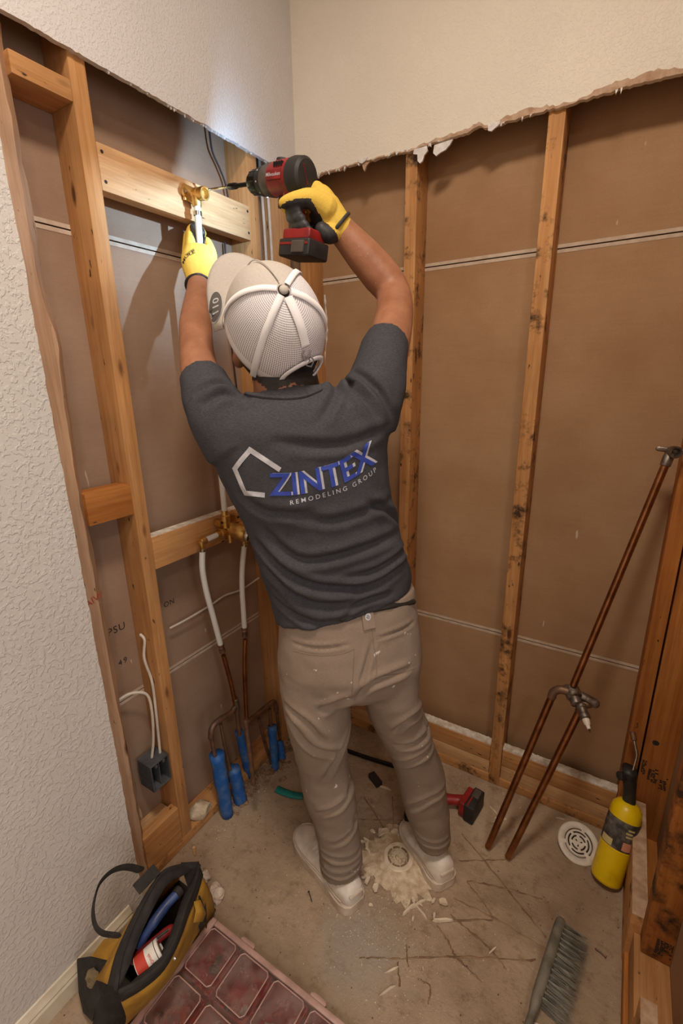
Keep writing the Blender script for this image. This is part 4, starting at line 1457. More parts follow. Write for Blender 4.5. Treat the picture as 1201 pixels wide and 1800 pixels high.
# left hand: wrist, back of the hand, fingers closed round the upright pipe
pipe_c = Vector((0.034, -0.505, 1.90))
palm_L = [
    ((0.0751, -0.5967, 1.7758), (0.1241, -0.5647, 1.7806), 0.022),
    ((0.0582, -0.5901, 1.8004), (0.1194, -0.5516, 1.8021), 0.021),
    ((0.0333, -0.5770, 1.8369), (0.1085, -0.5310, 1.8354), 0.020),
    ((0.0178, -0.5578, 1.8670), (0.0918, -0.5136, 1.8626), 0.019),
    ((0.0128, -0.5390, 1.8879), (0.0744, -0.5029, 1.8822), 0.017)]
fing = [
    [(0.0328, -0.5411, 1.8709, 0.0162), (0.0118, -0.5149, 1.9138, 0.0149), (-0.0075, -0.4918, 1.9441, 0.0136), (-0.0144, -0.4634, 1.9572, 0.0122), (-0.0031, -0.4566, 1.9426, 0.0114)],
    [(0.0143, -0.5353, 1.8674, 0.0164), (-0.0062, -0.5103, 1.9061, 0.0151), (-0.0260, -0.4849, 1.9370, 0.0137), (-0.0281, -0.4546, 1.9468, 0.0123), (-0.0105, -0.4493, 1.9307, 0.0107)],
    [(0.0117, -0.5346, 1.8567, 0.0157), (-0.0153, -0.5024, 1.8918, 0.0145), (-0.0282, -0.4776, 1.9158, 0.0131), (-0.0249, -0.4521, 1.9234, 0.0116), (-0.0071, -0.4509, 1.9094, 0.0099)],
    [(0.0174, -0.5352, 1.8445, 0.0141), (-0.0115, -0.4999, 1.8744, 0.0129), (-0.0189, -0.4766, 1.8914, 0.0114), (-0.0120, -0.4592, 1.8937, 0.0099)],
    [(0.0951, -0.5352, 1.8295, 0.0168), (0.0851, -0.5156, 1.8618, 0.0154), (0.0600, -0.4965, 1.8910, 0.0133), (0.0376, -0.4813, 1.9113, 0.0111)],
]
me = remesh('glove', [ring_loft(palm_L, 20, 2.4)] + [limb_geo(f, 12, 4) for f in fing], 0.0028, 3)
pc = np.array(pipe_c[:2])
def exL(c, n):
    d = pc - c[:2]
    d = d / (np.linalg.norm(d) + 1e-6)
    if c[2] > 1.835:
        return bool(n[:2] @ d > 0.30)
    return bool(n @ np.array(VIEW) > 0.45)
two_tone(me, VIEW, 0.4, exL)
glove_L = fin('glove', me, [M['glove_yellow'], M['glove_black']], person, True, label='yellow glove gripping the white pipe')
def cuff(c, ax, r, parent):
    a, u, w = basis(ax)
    c = Vector(c)
    P = [c + (u * math.cos(t) + w * math.sin(t)) * r for t in np.linspace(0, 2 * math.pi, 33)]
    tube('cuff', P, 0.0042, M['glove_black'], parent, 8)
cuff((0.1020, -0.5861, 1.7758), Vector((0.0846, -0.5686, 1.8048)) - Vector((0.1169, -0.6022, 1.7560)), 0.0325, glove_L)
gb_ = BVHTree.FromPolygons([tuple(v) for v in verts_np(me)], [tuple(p.vertices) for p in me.polygons])
drape('glove_print', 'MULE', [(0.0583, -0.5928, 1.8351), (0.0621, -0.5841, 1.8536), (0.0727, -0.5615, 1.8644)], 0.010, (-0.3728, 0.0874, 0.9238), M['ink'], glove_L, 0.01, 0.0008, bvh=gb_)
drape('glove_print', 'WORK', [(0.0589, -0.5845, 1.8579), (0.0654, -0.5777, 1.8664), (0.0688, -0.5605, 1.8746)], 0.008, (-0.3728, 0.0874, 0.9238), M['ink'], glove_L, 0.01, 0.0008, bvh=gb_)

# right hand: round the drill grip, thumb lying forward under the motor
palm_R = [(0.4617, -0.4567, 1.8793, 0.0327), (0.4444, -0.4668, 1.8989, 0.0379), (0.4266, -0.4755, 1.9235, 0.0405), (0.4173, -0.4799, 1.9451, 0.0336), (0.4086, -0.4807, 1.9581, 0.0255)]
thumb_R = [(0.4441, -0.4974, 1.9172, 0.0290), (0.4273, -0.5277, 1.9306, 0.0220), (0.4053, -0.5479, 1.9292, 0.0174), (0.3839, -0.5560, 1.9265, 0.0149), (0.3710, -0.5584, 1.9247, 0.0123)]
heel_R = [(0.4550, -0.4665, 1.8805, 0.0271), (0.4498, -0.4940, 1.8634, 0.0214), (0.4409, -0.5092, 1.8708, 0.0172)]
fr = [
    [(0.3903, -0.4537, 1.9629, 0.0166), (0.3506, -0.4600, 1.9624, 0.0161), (0.3358, -0.4920, 1.9494, 0.0152), (0.3549, -0.5251, 1.9257, 0.0141), (0.3827, -0.5426, 1.9142, 0.0131), (0.4009, -0.5457, 1.9080, 0.0110)],
    [(0.3981, -0.4566, 1.9403, 0.0166), (0.3611, -0.4619, 1.9382, 0.0161), (0.3485, -0.4924, 1.9254, 0.0152), (0.3669, -0.5248, 1.9049, 0.0141), (0.3933, -0.5430, 1.8939, 0.0131), (0.4100, -0.5461, 1.8904, 0.0110)],
    [(0.4081, -0.4578, 1.9190, 0.0159), (0.3712, -0.4631, 1.9166, 0.0154), (0.3597, -0.4928, 1.9041, 0.0145), (0.3786, -0.5239, 1.8867, 0.0134), (0.4045, -0.5417, 1.8774, 0.0125), (0.4179, -0.5424, 1.8763, 0.0104)],
    [(0.4181, -0.4589, 1.8977, 0.0145), (0.3869, -0.4675, 1.8934, 0.0139), (0.3762, -0.4958, 1.8838, 0.0130), (0.3911, -0.5216, 1.8711, 0.0121), (0.4145, -0.5364, 1.8643, 0.0112), (0.4272, -0.5383, 1.8642, 0.0091)],
]
me = remesh('glove', [limb_geo(palm_R, 18, 5), limb_geo(thumb_R, 16, 5), limb_geo(heel_R, 14, 4)] + [limb_geo(f, 12, 4) for f in fr], 0.0028, 3)
lnA = np.array((0.3757, -0.5652, 1.9142)); lnB = np.array((0.4292, -0.5312, 1.9169)); lnC = np.array((0.4664, -0.4905, 1.8616))
upc = np.array((-0.1334, 0.2479, 0.9596)); rtc = np.array((0.8528, 0.5220, -0.0163))
CAMP = np.array((1.1102, -1.5255, 1.5421))
def exR(c, n):
    # boundary of the dip runs along the thumb and down to the heel of the hand
    a = (c - lnA) @ rtc
    h = (c - lnA) @ upc
    L1 = (lnB - lnA) @ rtc; H1 = (lnB - lnA) @ upc
    L2 = (lnC - lnA) @ rtc; H2 = (lnC - lnA) @ upc
    line = 0.004 + (H1) * a / L1 if a < L1 else H1 + (H2 - H1) * (a - L1) / (L2 - L1)
    return bool(h < line)
two_tone(me, VIEW, 0.4, exR)
glove_R = fin('glove', me, [M['glove_yellow'], M['glove_black']], person, True, label='yellow and black glove holding the drill')
cuff((0.4550, -0.4612, 1.8853), Vector((0.4408, -0.4734, 1.9038)) - Vector((0.4724, -0.4432, 1.8636)), 0.0375, glove_R)

# ================================================================== plumbing and wiring
XP = 0.034
# --- drop-ear elbow being screwed on, with the riser below it
ec = Vector((XP, -0.503, 2.020))
elb = thing('drop_ear_elbow', 'brass drop-ear elbow being screwed to the upper wood blocking', 'pipe fitting', ec)
bodyv = merge(lathe_geo(ec + Vector((0, 0, -0.030)), (0, 0, 1), [(0, 0.0115), (0.004, 0.013), (0.028, 0.0135), (0.040, 0.012), (0.044, 0.006)], 16),
              lathe_geo(ec + Vector((-0.006, 0, 0)), (0.94, 0, -0.0), [(0, 0.014), (0.010, 0.014), (0.018, 0.0145)], 16))
mk('elbow_body', *bodyv, M['brass'], elb, 35)
ra = Vector((0.95, 0.02, -0.12)).normalized()
lathe('threaded_socket', ec + ra * 0.010, ra, [(0, 0.0135), (0.012, 0.0165), (0.024, 0.0165), (0.024, 0.0125), (0.010, 0.0115), (0.010, 0.002)], M['brass'], elb, 20)
for s, dz in ((-1, 0.004), (1, 0.014)):
    c = ec + Vector((-0.022, s * 0.019, dz))
    e = lathe('mounting_ear', c + Vector((-0.003, 0, 0)), (1, 0, 0), [(0, 0.010), (0.005, 0.010), (0.005, 0.0045), (0, 0.0045)], M['brass'], elb, 16)
    lathe('screw_head', c + Vector((0.002, 0, 0)), (1, 0, 0), [(0, 0.0048), (0.002, 0.004), (0.0028, 0.001)], M['steel'], e, 10)
box('mounting_plate', ec + Vector((-0.030, -0.020, -0.014)), ec + Vector((-0.021, 0.020, 0.024)), M['brass'], elb, 0.002)
lathe('crimp_ring', ec + Vector((0, 0, -0.052)), (0, 0, 1), [(0, 0.0098), (0.0005, 0.0112), (0.011, 0.0112), (0.0115, 0.0098)], M['steel'], elb, 18)

# --- mixing valve
vc = Vector((0.040, -0.480, 1.062))
valve = thing('mixing_valve', 'brass shower mixing valve mounted below the lower wood blocking', 'valve', vc)
va = Vector((0.86, 0.36, -0.30)).normalized()
lathe('valve_body', vc - va * 0.020, va, [(0, 0.018), (0.006, 0.024), (0.030, 0.025), (0.034, 0.0275), (0.062, 0.0275), (0.066, 0.025)], M['brass'], valve, 24)
lathe('cartridge_sleeve', vc + va * 0.046, va, [(0, 0.024), (0.006, 0.0255), (0.012, 0.0245), (0.012, 0.0195), (0.002, 0.019), (0.002, 0.002)], M['steel'], valve, 24)
lathe('cartridge_bore', vc + va * 0.0485, va, [(0, 0.0188), (0.001, 0.0188)], M['void'], valve, 20)
lathe('outlet_port', vc + Vector((-0.006, -0.024, 0.014)), (0, 0, 1), [(0, 0.013), (0.02, 0.013), (0.022, 0.016), (0.040, 0.016), (0.043, 0.011), (0.058, 0.0105)], M['brass'], valve, 18)
lathe('lower_plug', vc + Vector((-0.002, -0.014, -0.012)), (0, 0, -1), [(0, 0.010), (0.018, 0.010), (0.018, 0.008), (0.028, 0.008)], M['brass'], valve, 14)
for s, nm in ((-1, 'inlet_port'), (1, 'inlet_port')):
    lathe(nm, vc + Vector((-0.010, s * 0.016, -0.002)), (0, s, 0.06), [(0, 0.014), (0.018, 0.014), (0.020, 0.0165), (0.032, 0.0165), (0.034, 0.011), (0.048, 0.0105)], M['brass'], valve, 18)
for y, z in ((-0.040, 0.035), (0.034, 0.034)):
    b = box('mounting_lug', vc + Vector((-0.034, y - 0.010, z - 0.012)), vc + Vector((-0.006, y + 0.010, z + 0.010)), M['brass'], valve, 0.002)
    lathe('screw_head', vc + Vector((-0.0055, y, z)), (1, 0, 0), [(0, 0.0045), (0.002, 0.0038), (0.003, 0.001)], M['ink'], b, 10)

# --- white riser from the valve to the elbow
rp = [vc + Vector((-0.006, -0.024, 0.066)), Vector((XP, -0.505, 1.25)), Vector((XP, -0.507, 1.55)), Vector((XP, -0.506, 1.85)), ec + Vector((0, 0, -0.030))]
riser = tube('riser_pipe', smooth_path(rp, 8), 0.0088, M['pex'], None, 14, label='straight white plastic riser pipe between valve and elbow', cat='pipe')
box('printed_line', (XP + 0.0080, -0.5062, 1.24), (XP + 0.0091, -0.5052, 1.40), M['ink'], riser, 0)

# --- supply pipes: white plastic above, copper stub below
def supply(lab, white, cop, elbow_at, port):
    root = thing('supply_pipe', lab, 'pipe', cop[-1], 'supply pipes under the mixing valve')
    e = Vector(elbow_at)
    p = Vector(port)
    tube('port_pipe', [p, p.lerp(e, 0.5), e], 0.0088, M['pex'], root, 14)
    lathe('elbow_fitting', e + (p - e).normalized() * 0.004, (e - p), [(-0.012, 0.010), (-0.010, 0.0125), (0.004, 0.0125), (0.010, 0.009)], M['brass'], root, 14)
    tube('elbow_bend', [e + (p - e).normalized() * 0.006, e + (e - p).normalized() * 0.004 + Vector((0, 0, -0.004)), e + Vector((0, 0, -0.020))], 0.0105, M['brass'], root, 12, 'round')
    lathe('crimp_ring', e + Vector((0, 0, -0.022)), (0, 0, -1), [(0, 0.010), (0.001, 0.0112), (0.009, 0.0112), (0.010, 0.010)], M['steel'], root, 14)
    W_ = [e + Vector((0, 0, -0.022))] + [Vector(q) for q in white]
    tube('flexible_pipe', smooth_path(W_, 8), 0.0092, M['pex'], root, 14)
    a, b = Vector(white[-1]), Vector(cop[0])
    d = (b - a).normalized()
    lathe('coupling', a - d * 0.012, d, [(0, 0.0098), (0.001, 0.0112), (0.010, 0.0112), (0.011, 0.0085), (0.022, 0.0085), (0.022, 0.0105), (0.034, 0.0105)], M['copper_old'], root, 14)
    tube('copper_stub', smooth_path(cop, 8), 0.0080, M['copper'], root, 12)
    return root
supply('left supply pipe, white plastic bowing down to a copper stub', [(0.0340, -0.6180, 0.9730), (0.0340, -0.6120, 0.8920), (0.0340, -0.5970, 0.8040), (0.0340, -0.5750, 0.6710)], [(0.0340, -0.5690, 0.6350), (0.0340, -0.5480, 0.5080), (0.0340, -0.5370, 0.4090)],
       (0.0340, -0.6090, 1.0600), vc + Vector((-0.010, -0.060, -0.001)))
supply('right supply pipe, white plastic hanging nearly straight to a copper stub', [(0.0340, -0.4470, 0.9080), (0.0340, -0.4560, 0.8250), (0.0340, -0.4580, 0.7490), (0.0340, -0.4600, 0.6750)], [(0.0340, -0.4610, 0.6390), (0.0340, -0.4780, 0.5160), (0.0340, -0.4900, 0.3200)],
       (0.0340, -0.4260, 1.0170), vc + Vector((-0.010, 0.060, 0.0)))

# --- copper manifolds rising out of the slab in blue sleeves
def sleeve(parent, a, b, r0, r1, seed):
    rr = random.Random(seed)
    a, b = Vector(a), Vector(b)
    P, R = [], []
    for i in range(12):
        q = i / 11
        P.append(a.lerp(b, q) + Vector((rr.uniform(-1, 1), rr.uniform(-1, 1), 0)) * 0.0012)
        R.append((r0 * (1 - q) + r1 * q) * rr.uniform(0.94, 1.06))
    return tube('blue_sleeve', P, R, M['sleeve'], parent, 12, 'flat', flat=0.95, smooth=True)
m1 = thing('copper_manifold', 'tarnished copper manifold in blue sleeves nearest the outlet box', 'pipe', (0.0390, -0.6000, 0.0000), 'copper manifolds at the foot of the left wall')
tube('header_pipe', smooth_path([(0.0340, -0.5340, 0.4070), (0.0340, -0.5640, 0.3940), (0.0340, -0.6180, 0.4050), (0.0340, -0.6510, 0.3960), (0.0340, -0.6600, 0.3660)], 6), 0.0105, M['copper_old'], m1, 12, 'round')
tube('riser', [(0.0340, -0.6590, 0.3740), (0.0340, -0.6560, 0.3300), (0.0340, -0.6510, 0.2670)], 0.0075, M['copper_old'], m1, 10)
tube('riser', [(0.0340, -0.6120, 0.3860), (0.0340, -0.6060, 0.3010), (0.0340, -0.5930, 0.1720)], 0.0065, M['copper_old'], m1, 10)
tube('riser', [(0.0340, -0.5340, 0.4070), (0.0340, -0.5320, 0.3440), (0.0340, -0.5310, 0.2750)], 0.0085, M['copper_old'], m1, 10)
lathe('tee_fitting', (0.0340, -0.5330, 0.4160), (0, 0.1, -1), [(-0.022, 0.0095), (-0.020, 0.0115), (0.026, 0.0115), (0.028, 0.0095)], M['solder'], m1, 14)
sleeve(m1, (0.0340, -0.6440, 0.2810), (0.0410, -0.6320, 0.0000), 0.0265, 0.0240, 1)
sleeve(m1, (0.0340, -0.5740, 0.1600), (0.0420, -0.5640, 0.0000), 0.0235, 0.0265, 2)
sleeve(m1, (0.0200, -0.5190, 0.2750), (-0.0090, -0.4550, 0.0000), 0.0165, 0.0200, 3)
tube('riser', [(0.1584, -0.6125, 0.4593), (0.1698, -0.6180, 0.3161), (0.1684, -0.6120, 0.1937)], 0.0085, M['copper_old'], m1, 10)
m2 = thing('copper_manifold', 'tarnished copper manifold in blue sleeves beside his left trouser leg', 'pipe', (0.0400, -0.3700, 0.0000), 'copper manifolds at the foot of the left wall')
tube('header_pipe', smooth_path([(0.0300, -0.4790, 0.2950), (0.0300, -0.4350, 0.2890), (0.0300, -0.3740, 0.2860), (0.0300, -0.3290, 0.2780), (0.0300, -0.3150, 0.2350)], 6), 0.0105, M['copper_old'], m2, 12, 'round')
tube('riser', [(0.0300, -0.4200, 0.2680), (0.0300, -0.4010, 0.1500), (0.0300, -0.3690, 0.0030)], 0.0065, M['copper_old'], m2, 10)
tube('riser', [(0.0300, -0.3550, 0.2640), (0.0300, -0.3540, 0.2020), (0.0300, -0.3530, 0.1400)], 0.0065, M['copper_old'], m2, 10)
tube('riser', [(0.0300, -0.3150, 0.2350), (0.0300, -0.3090, 0.1340), (0.0300, -0.3010, 0.0410)], 0.0065, M['copper_old'], m2, 10)
sleeve(m2, (0.0300, -0.3490, 0.1770), (0.0610, -0.3810, 0.0000), 0.0190, 0.0160, 5)
sleeve(m2, (0.0300, -0.3070, 0.0690), (0.0520, -0.3250, 0.0000), 0.0150, 0.0170, 6)

# --- old copper assembly leaning on the back wall
oc = thing('old_shower_valve', 'removed copper shower valve and riser leaning against the back wall', 'pipe', (0.9300, -0.2750, 0.0000))
L_ = [(0.8954, -0.2738, 0.0066), (1.0200, -0.1694, 0.5867), (0.9611, -0.2748, 0.0013), (1.0993, -0.1724, 0.5699), (1.0730, -0.1595, 0.6413), (1.2095, -0.0390, 1.3107), (1.0405, -0.1644, 0.6140), (1.0636, -0.1637, 0.6183), (1.1043, -0.1688, 0.5896), (1.1332, -0.1753, 0.5539)]
L_ = [Vector(p) for p in L_]
L_[0].z = max(L_[0].z, 0.010); L_[2].z = max(L_[2].z, 0.010)
tube('copper_leg', [L_[0], L_[0].lerp(L_[1], 0.5), L_[1]], 0.0108, M['copper'], oc, 14)
tube('copper_leg', [L_[2], L_[2].lerp(L_[3], 0.5), L_[3]], 0.0108, M['copper'], oc, 14)
tube('copper_riser', [L_[4], L_[4].lerp(L_[5], 0.5), L_[5]], 0.0100, M['copper'], oc, 14)
tube('elbow_bend', smooth_path([L_[1], L_[1] + (L_[1] - L_[0]).normalized() * 0.018, L_[6] + Vector((0, 0, 0.004)), L_[7]], 5), 0.0125, M['copper_old'], oc, 12, 'round')
vdir = Vector((0.42, -0.80, -0.42)).normalized()
lathe('valve_body', L_[7] + Vector((0.008, 0.012, 0.0)), vdir, [(-0.012, 0.012), (-0.006, 0.022), (0.022, 0.023), (0.026, 0.017), (0.044, 0.016), (0.046, 0.012)], M['solder'], oc, 18)
tube('cross_pipe', [L_[7] + Vector((-0.005, 0.012, 0.0)), L_[8] + Vector((0.03, 0.012, 0.012))], 0.0145, M['solder'], oc, 14, 'round')
lathe('stem_collar', L_[8] + Vector((-0.004, -0.012, 0.008)), vdir, [(0, 0.0145), (0.010, 0.0145), (0.011, 0.013), (0.028, 0.013), (0.030, 0.0145), (0.040, 0.0145), (0.043, 0.010)], M['solder'], oc, 18)
st = lathe('stem', L_[8] + Vector((-0.004, -0.012, 0.008)) + vdir * 0.042, vdir, [(0, 0.0105), (0.014, 0.009), (0.018, 0.006), (0.028, 0.005), (0.030, 0.002)], M['white_plastic'], oc, 14)
lathe('stem_tip', L_[8] + Vector((-0.004, -0.012, 0.008)) + vdir * 0.070, vdir, [(0, 0.0035), (0.010, 0.001)], M['ink'], st, 8)
tube('elbow_bend', smooth_path([L_[3], L_[3] + (L_[3] - L_[2]).normalized() * 0.02, L_[8] + Vector((0.018, 0.012, 0.006))], 5), 0.0125, M['copper_old'], oc, 12, 'round')
top = L_[5]
rd = (L_[5] - L_[4]).normalized()
lathe('top_fitting', top - rd * 0.012, rd, [(0, 0.011), (0.002, 0.0128), (0.030, 0.0128), (0.036, 0.010)], M['solder'], oc, 16)
lathe('shower_socket', top + rd * 0.026 + Vector((0, 0.012, 0)), (0.35, -0.92, 0.1), [(0, 0.014), (0.010, 0.016), (0.030, 0.016), (0.030, 0.011), (0.012, 0.010), (0.012, 0.002)], M['solder'], oc, 18)
tube('mounting_ear', [top + rd * 0.030 + Vector((-0.028, 0.004, 0.004)), top + rd * 0.030 + Vector((0.032, 0.004, -0.002))], 0.007, M['solder'], oc, 10, 'round', flat=0.5)

# --- outlet box and cables on the left wall
ob = thing('outlet_box', 'grey outlet box hanging beside the tall wall stud', 'outlet box', (-0.035, -0.832, 0.30))
bz0, bz1 = 0.298, 0.395
bm = bmesh.new()
for lo, hi in (((-0.070, -0.868, bz0), (-0.066, -0.802, bz1)), ((-0.066, -0.868, bz0), (-0.004, -0.864, bz1)), ((-0.066, -0.806, bz0), (-0.004, -0.802, bz1)),
               ((-0.066, -0.864, bz0), (-0.004, -0.806, bz0 + 0.004)), ((-0.066, -0.864, bz1 - 0.004), (-0.004, -0.806, bz1))):
    bm_box(bm, lo, hi, 0.0008)
bmfin('box_shell', bm, M['grey_box'], ob)
box('inner_divider', (-0.060, -0.837, bz0 + 0.006), (-0.010, -0.834, bz1 - 0.006), M['grey_box'], ob, 0.0005)
for y in (-0.848, -0.820):
    box('screw_boss', (-0.012, y - 0.004, bz1 - 0.016), (-0.003, y + 0.004, bz1 - 0.006), M['grey_box'], ob, 0.001)
def cable(pts, r, mat, lab, group=None):
    return tube('electrical_cable', smooth_path(pts, 8), r, mat, None, 8, 'round', label=lab, cat='cable', group=group)
cable([(-0.030, -0.812, 0.397), (-0.028, -0.810, 0.46), (-0.026, -0.806, 0.58), (-0.030, -0.803, 0.66), (-0.036, -0.812, 0.74), (-0.030, -0.806, 0.80), (-0.045, -0.806, 0.815)], 0.0042, M['romex'], 'white cable looping from the outlet box up to a stud hole')
cable([(-0.036, -0.838, 0.397), (-0.032, -0.826, 0.46), (-0.030, -0.818, 0.56), (-0.032, -0.826, 0.625), (-0.045, -0.868, 0.650), (-0.060, -0.905, 0.640)], 0.0042, M['romex'], 'white cable bending left from the outlet box behind the split stud')
cable([(-0.0650, -0.6880, 0.7720), (-0.0650, -0.6190, 0.7710), (-0.0650, -0.5170, 0.7750), (-0.0650, -0.4470, 0.7820), (-0.0650, -0.3590, 0.7700), (-0.0650, -0.2610, 0.7780)], 0.0036, M['romex'], 'thin white cable strung across the cavity behind the supply pipes')
for x, y, lab in ((-0.060, -0.150, 'left'), (-0.052, -0.128, 'middle'), (-0.045, -0.105, 'right')):
    cable([(x, y + 0.002, 0.06), (x, y - 0.004, 1.0), (x + 0.004, y + 0.003, 1.9), (x, y, 2.3), (x, y, 2.8)], 0.0050, M['romex'], lab + 'most white cable rising in the dark corner cavity' if lab != 'middle' else 'middle white cable rising in the dark corner cavity', 'cables in the corner cavity')
cable([(-0.0600, -0.3390, 2.2790), (-0.0600, -0.3380, 2.2300), (-0.0600, -0.3320, 2.1920), (-0.0600, -0.3080, 2.1590), (-0.0600, -0.2880, 2.1250), (-0.0600, -0.2810, 2.0880)], 0.0030, M['black_cable'], 'thin dark wire hanging behind the upper blocking')
cable([(-0.07, -0.300, 1.96), (-0.068, -0.310, 1.7), (-0.07, -0.296, 1.45), (-0.066, -0.315, 1.25), (-0.07, -0.30, 1.13)], 0.0030, M['black_cable'], 'dark wire hanging in the cavity behind his left ear')

# ================================================================== tools
M['tool_red'] = plain('tool_red', (158, 34, 32), (112, 26, 26), 24, 0.45, bump=0.2, bscale=60)
M['tool_black'] = plain('tool_rubber', (30, 28, 28), (46, 42, 40), 26, 0.6, bump=0.3, bscale=90)
M['tool_grey'] = plain('tool_grey', (92, 84, 78), (70, 63, 58), 30, 0.5)
M['bit_black'] = plain('black_oxide', (30, 28, 28), rough=0.35, metal=0.6)
led_m = NT('led_glass').m
lb = led_m.node_tree.nodes['Principled BSDF'].inputs
lb['Emission Color'].default_value = (0.80, 0.90, 1.0, 1)
lb['Emission Strength'].default_value = 3.0

def drill(lab, tip, rear, upref, bit_len, has_bit=True, light=0.0, name=True):
    # local frame: a points to the tip, u up, s to the drill's left side
    tip, rear = Vector(tip), Vector(rear)
    a = (tip - rear).normalized()
    u = Vector(upref)
    u = (u - a * u.dot(a)).normalized()
    s = u.cross(a)
    tot = (tip - rear).length
    root = thing('power_drill', lab, 'drill', rear - u * 0.18)
    def P(x, y, z):
        return rear + a * x + s * y + u * z
    MX = Matrix((( a.x, s.x, u.x, rear.x), (a.y, s.y, u.y, rear.y), (a.z, s.z, u.z, rear.z), (0, 0, 0, 1)))
    lathe('rear_cap', P(-0.006, 0, 0), a, [(0, 0.020), (0.002, 0.032), (0.008, 0.038), (0.030, 0.0405), (0.042, 0.039)], M['tool_black'], root, 28)
    mo = lathe('motor_housing', P(0.034, 0, 0), a, [(0, 0.036), (0.002, 0.0385), (0.050, 0.0375), (0.072, 0.034), (0.074, 0.030)], M['tool_red'], root, 28)
    for k in range(4):
        box('vent_slot', (0.045 + k * 0.008, 0.030, 0.012), (0.048 + k * 0.008, 0.0385, 0.022), M['void'], mo, 0.0, M=MX)
    box('name_plate', (0.046, 0.0335, -0.014), (0.092, 0.0392, 0.008), M['tool_red'], mo, 0.002, M=MX)
    if name:
        text_on('maker_name', 'Milwaukee', P(0.069, 0.0393, -0.003), -a, u, 0.0078, M['print_white'], mo, 0.005, thick=0.0004)
        text_on('maker_name', 'Milwaukee', P(-0.0072, 0.010, 0.0), s * 0.45 + u * 0.9, -s * 0.9 + u * 0.45, 0.006, M['tool_red'], mo, 0.005, thick=0.0003, width=0.040)
    g = lathe('gear_housing', P(0.100, 0, 0), a, [(0, 0.0345), (0.004, 0.036), (0.022, 0.034), (0.030, 0.032)], M['tool_grey'], root, 28)
    lathe('mode_switch', P(0.082, 0.0, 0.030), u, [(0, 0.016), (0.010, 0.015), (0.012, 0.010)], M['tool_black'], root, 16)
    ring = lathe('clutch_ring', P(0.128, 0, 0), a, [(0, 0.030), (0.001, 0.0325), (0.018, 0.031), (0.020, 0.0285)], M['tool_black'], root, 28)
    for k in range(8):
        an = k * math.pi / 4 + 0.3
        c = P(0.138, math.sin(an) * 0.0315, math.cos(an) * 0.0315)
        n = (s * math.sin(an) + u * math.cos(an))
        lathe('clutch_number', c, n, [(-0.001, 0.0022), (0.0008, 0.002)], M['print_white'], ring, 6)
    ch = lathe('chuck', P(0.146, 0, 0), a, [(0, 0.0265), (0.002, 0.0275), (0.030, 0.0265), (0.040, 0.021), (0.046, 0.013), (0.048, 0.010)], M['bit_black'], root, 28)
    for k in range(14):
        an = 2 * math.pi * k / 14
        c0 = P(0.152, math.sin(an) * 0.0270, math.cos(an) * 0.0270)
        c1 = P(0.176, math.sin(an) * 0.0262, math.cos(an) * 0.0262)
        tube('grip_rib', [c0, c1], 0.0016, M['tool_black'], ch, 5)
    if has_bit:
        x0 = 0.192
        b = lathe('bit_holder', P(x0, 0, 0), a, [(0, 0.0052), (0.052, 0.0052), (0.054, 0.0065), (0.060, 0.0078), (0.084, 0.0078), (0.088, 0.0055)], M['bit_black'], root, 10)
        L = tot - x0 - 0.088
        if L > 0.01:
            lathe('screwdriver_bit', P(x0 + 0.086, 0, 0), a, [(0, 0.0040), (0.006, 0.0052), (0.008, 0.0034), (L - 0.006, 0.0030), (L, 0.0012)], M['steel'], b, 8)
    # grip, trigger, foot
    gp = []
    for x, z, rx, ry in ((0.044, -0.020, 0.024, 0.020), (0.036, -0.045, 0.024, 0.018), (0.018, -0.075, 0.021, 0.0165), (0.000, -0.100, 0.021, 0.017), (-0.008, -0.118, 0.026, 0.020)):
        gp.append((P(x - rx, 0, z), P(x + rx, 0, z), ry))
    v, f = ring_loft(gp, 20, 2.3, 4)
    mk('grip', v, f, M['tool_red'], root, True)
    box('trigger', (0.064, -0.008, -0.062), (0.080, 0.008, -0.034), M['tool_black'], root, 0.004, M=MX)
    box('battery_foot', (-0.055, -0.030, -0.136), (0.032, 0.030, -0.112), M['tool_red'], root, 0.007, 3, M=MX, smooth=35)
    bt = box('battery', (-0.062, -0.036, -0.172), (0.036, 0.036, -0.134), M['tool_black'], root, 0.007, 3, M=MX, smooth=35)
    box('battery_latch', (-0.050, 0.034, -0.166), (-0.012, 0.042, -0.140), M['tool_grey'], bt, 0.003, M=MX)
    box('battery_band', (-0.058, -0.0372, -0.148), (0.032, 0.0372, -0.143), M['tool_red'], bt, 0.001, M=MX)
    ld = lathe('work_light', P(0.100, -0.026, -0.030), a, [(0, 0.008), (0.008, 0.007), (0.010, 0.004)], led_m if light else M['tool_red'], root, 12)
    if light:
        sp = bpy.data.lights.new('drill_led', 'SPOT')
        sp.energy = light
        sp.color = (0.42, 0.69, 1.0)
        sp.spot_size = math.radians(128)
        sp.spot_blend = 0.7
        sp.shadow_soft_size = 0.004
        so = bpy.data.objects.new('drill_led', sp)
        link(so, root)
        so.matrix_world = Matrix.Translation(P(0.114, -0.026, -0.030)) @ ((a + Vector((0, -0.28, 0.02))).to_track_quat('-Z', 'Y').to_matrix().to_4x4())
        so.parent = root
        so.matrix_parent_inverse = Matrix.Translation(-WLOC[root.name])
    return root
drill('red and black cordless drill held up in his right hand', (0.0080, -0.4640, 2.0430), (0.4070, -0.5158, 1.9837), (-0.1809, 0.0808, 0.9802), 0.1, True, 11.0)
fb_, fa_ = Vector((0.7820, -0.1780, 0.0400)), Vector((0.6620, -0.1610, 0.0420))
fu_ = (fa_ - fb_).normalized()
fd_ = Vector((fu_.y, -fu_.x, 0)) * -1
drill('dark red cordless drill lying on the floor behind his right shoe', fa_ + fd_ * 0.19, fa_, fu_, 0.0, False, 0.0, False)

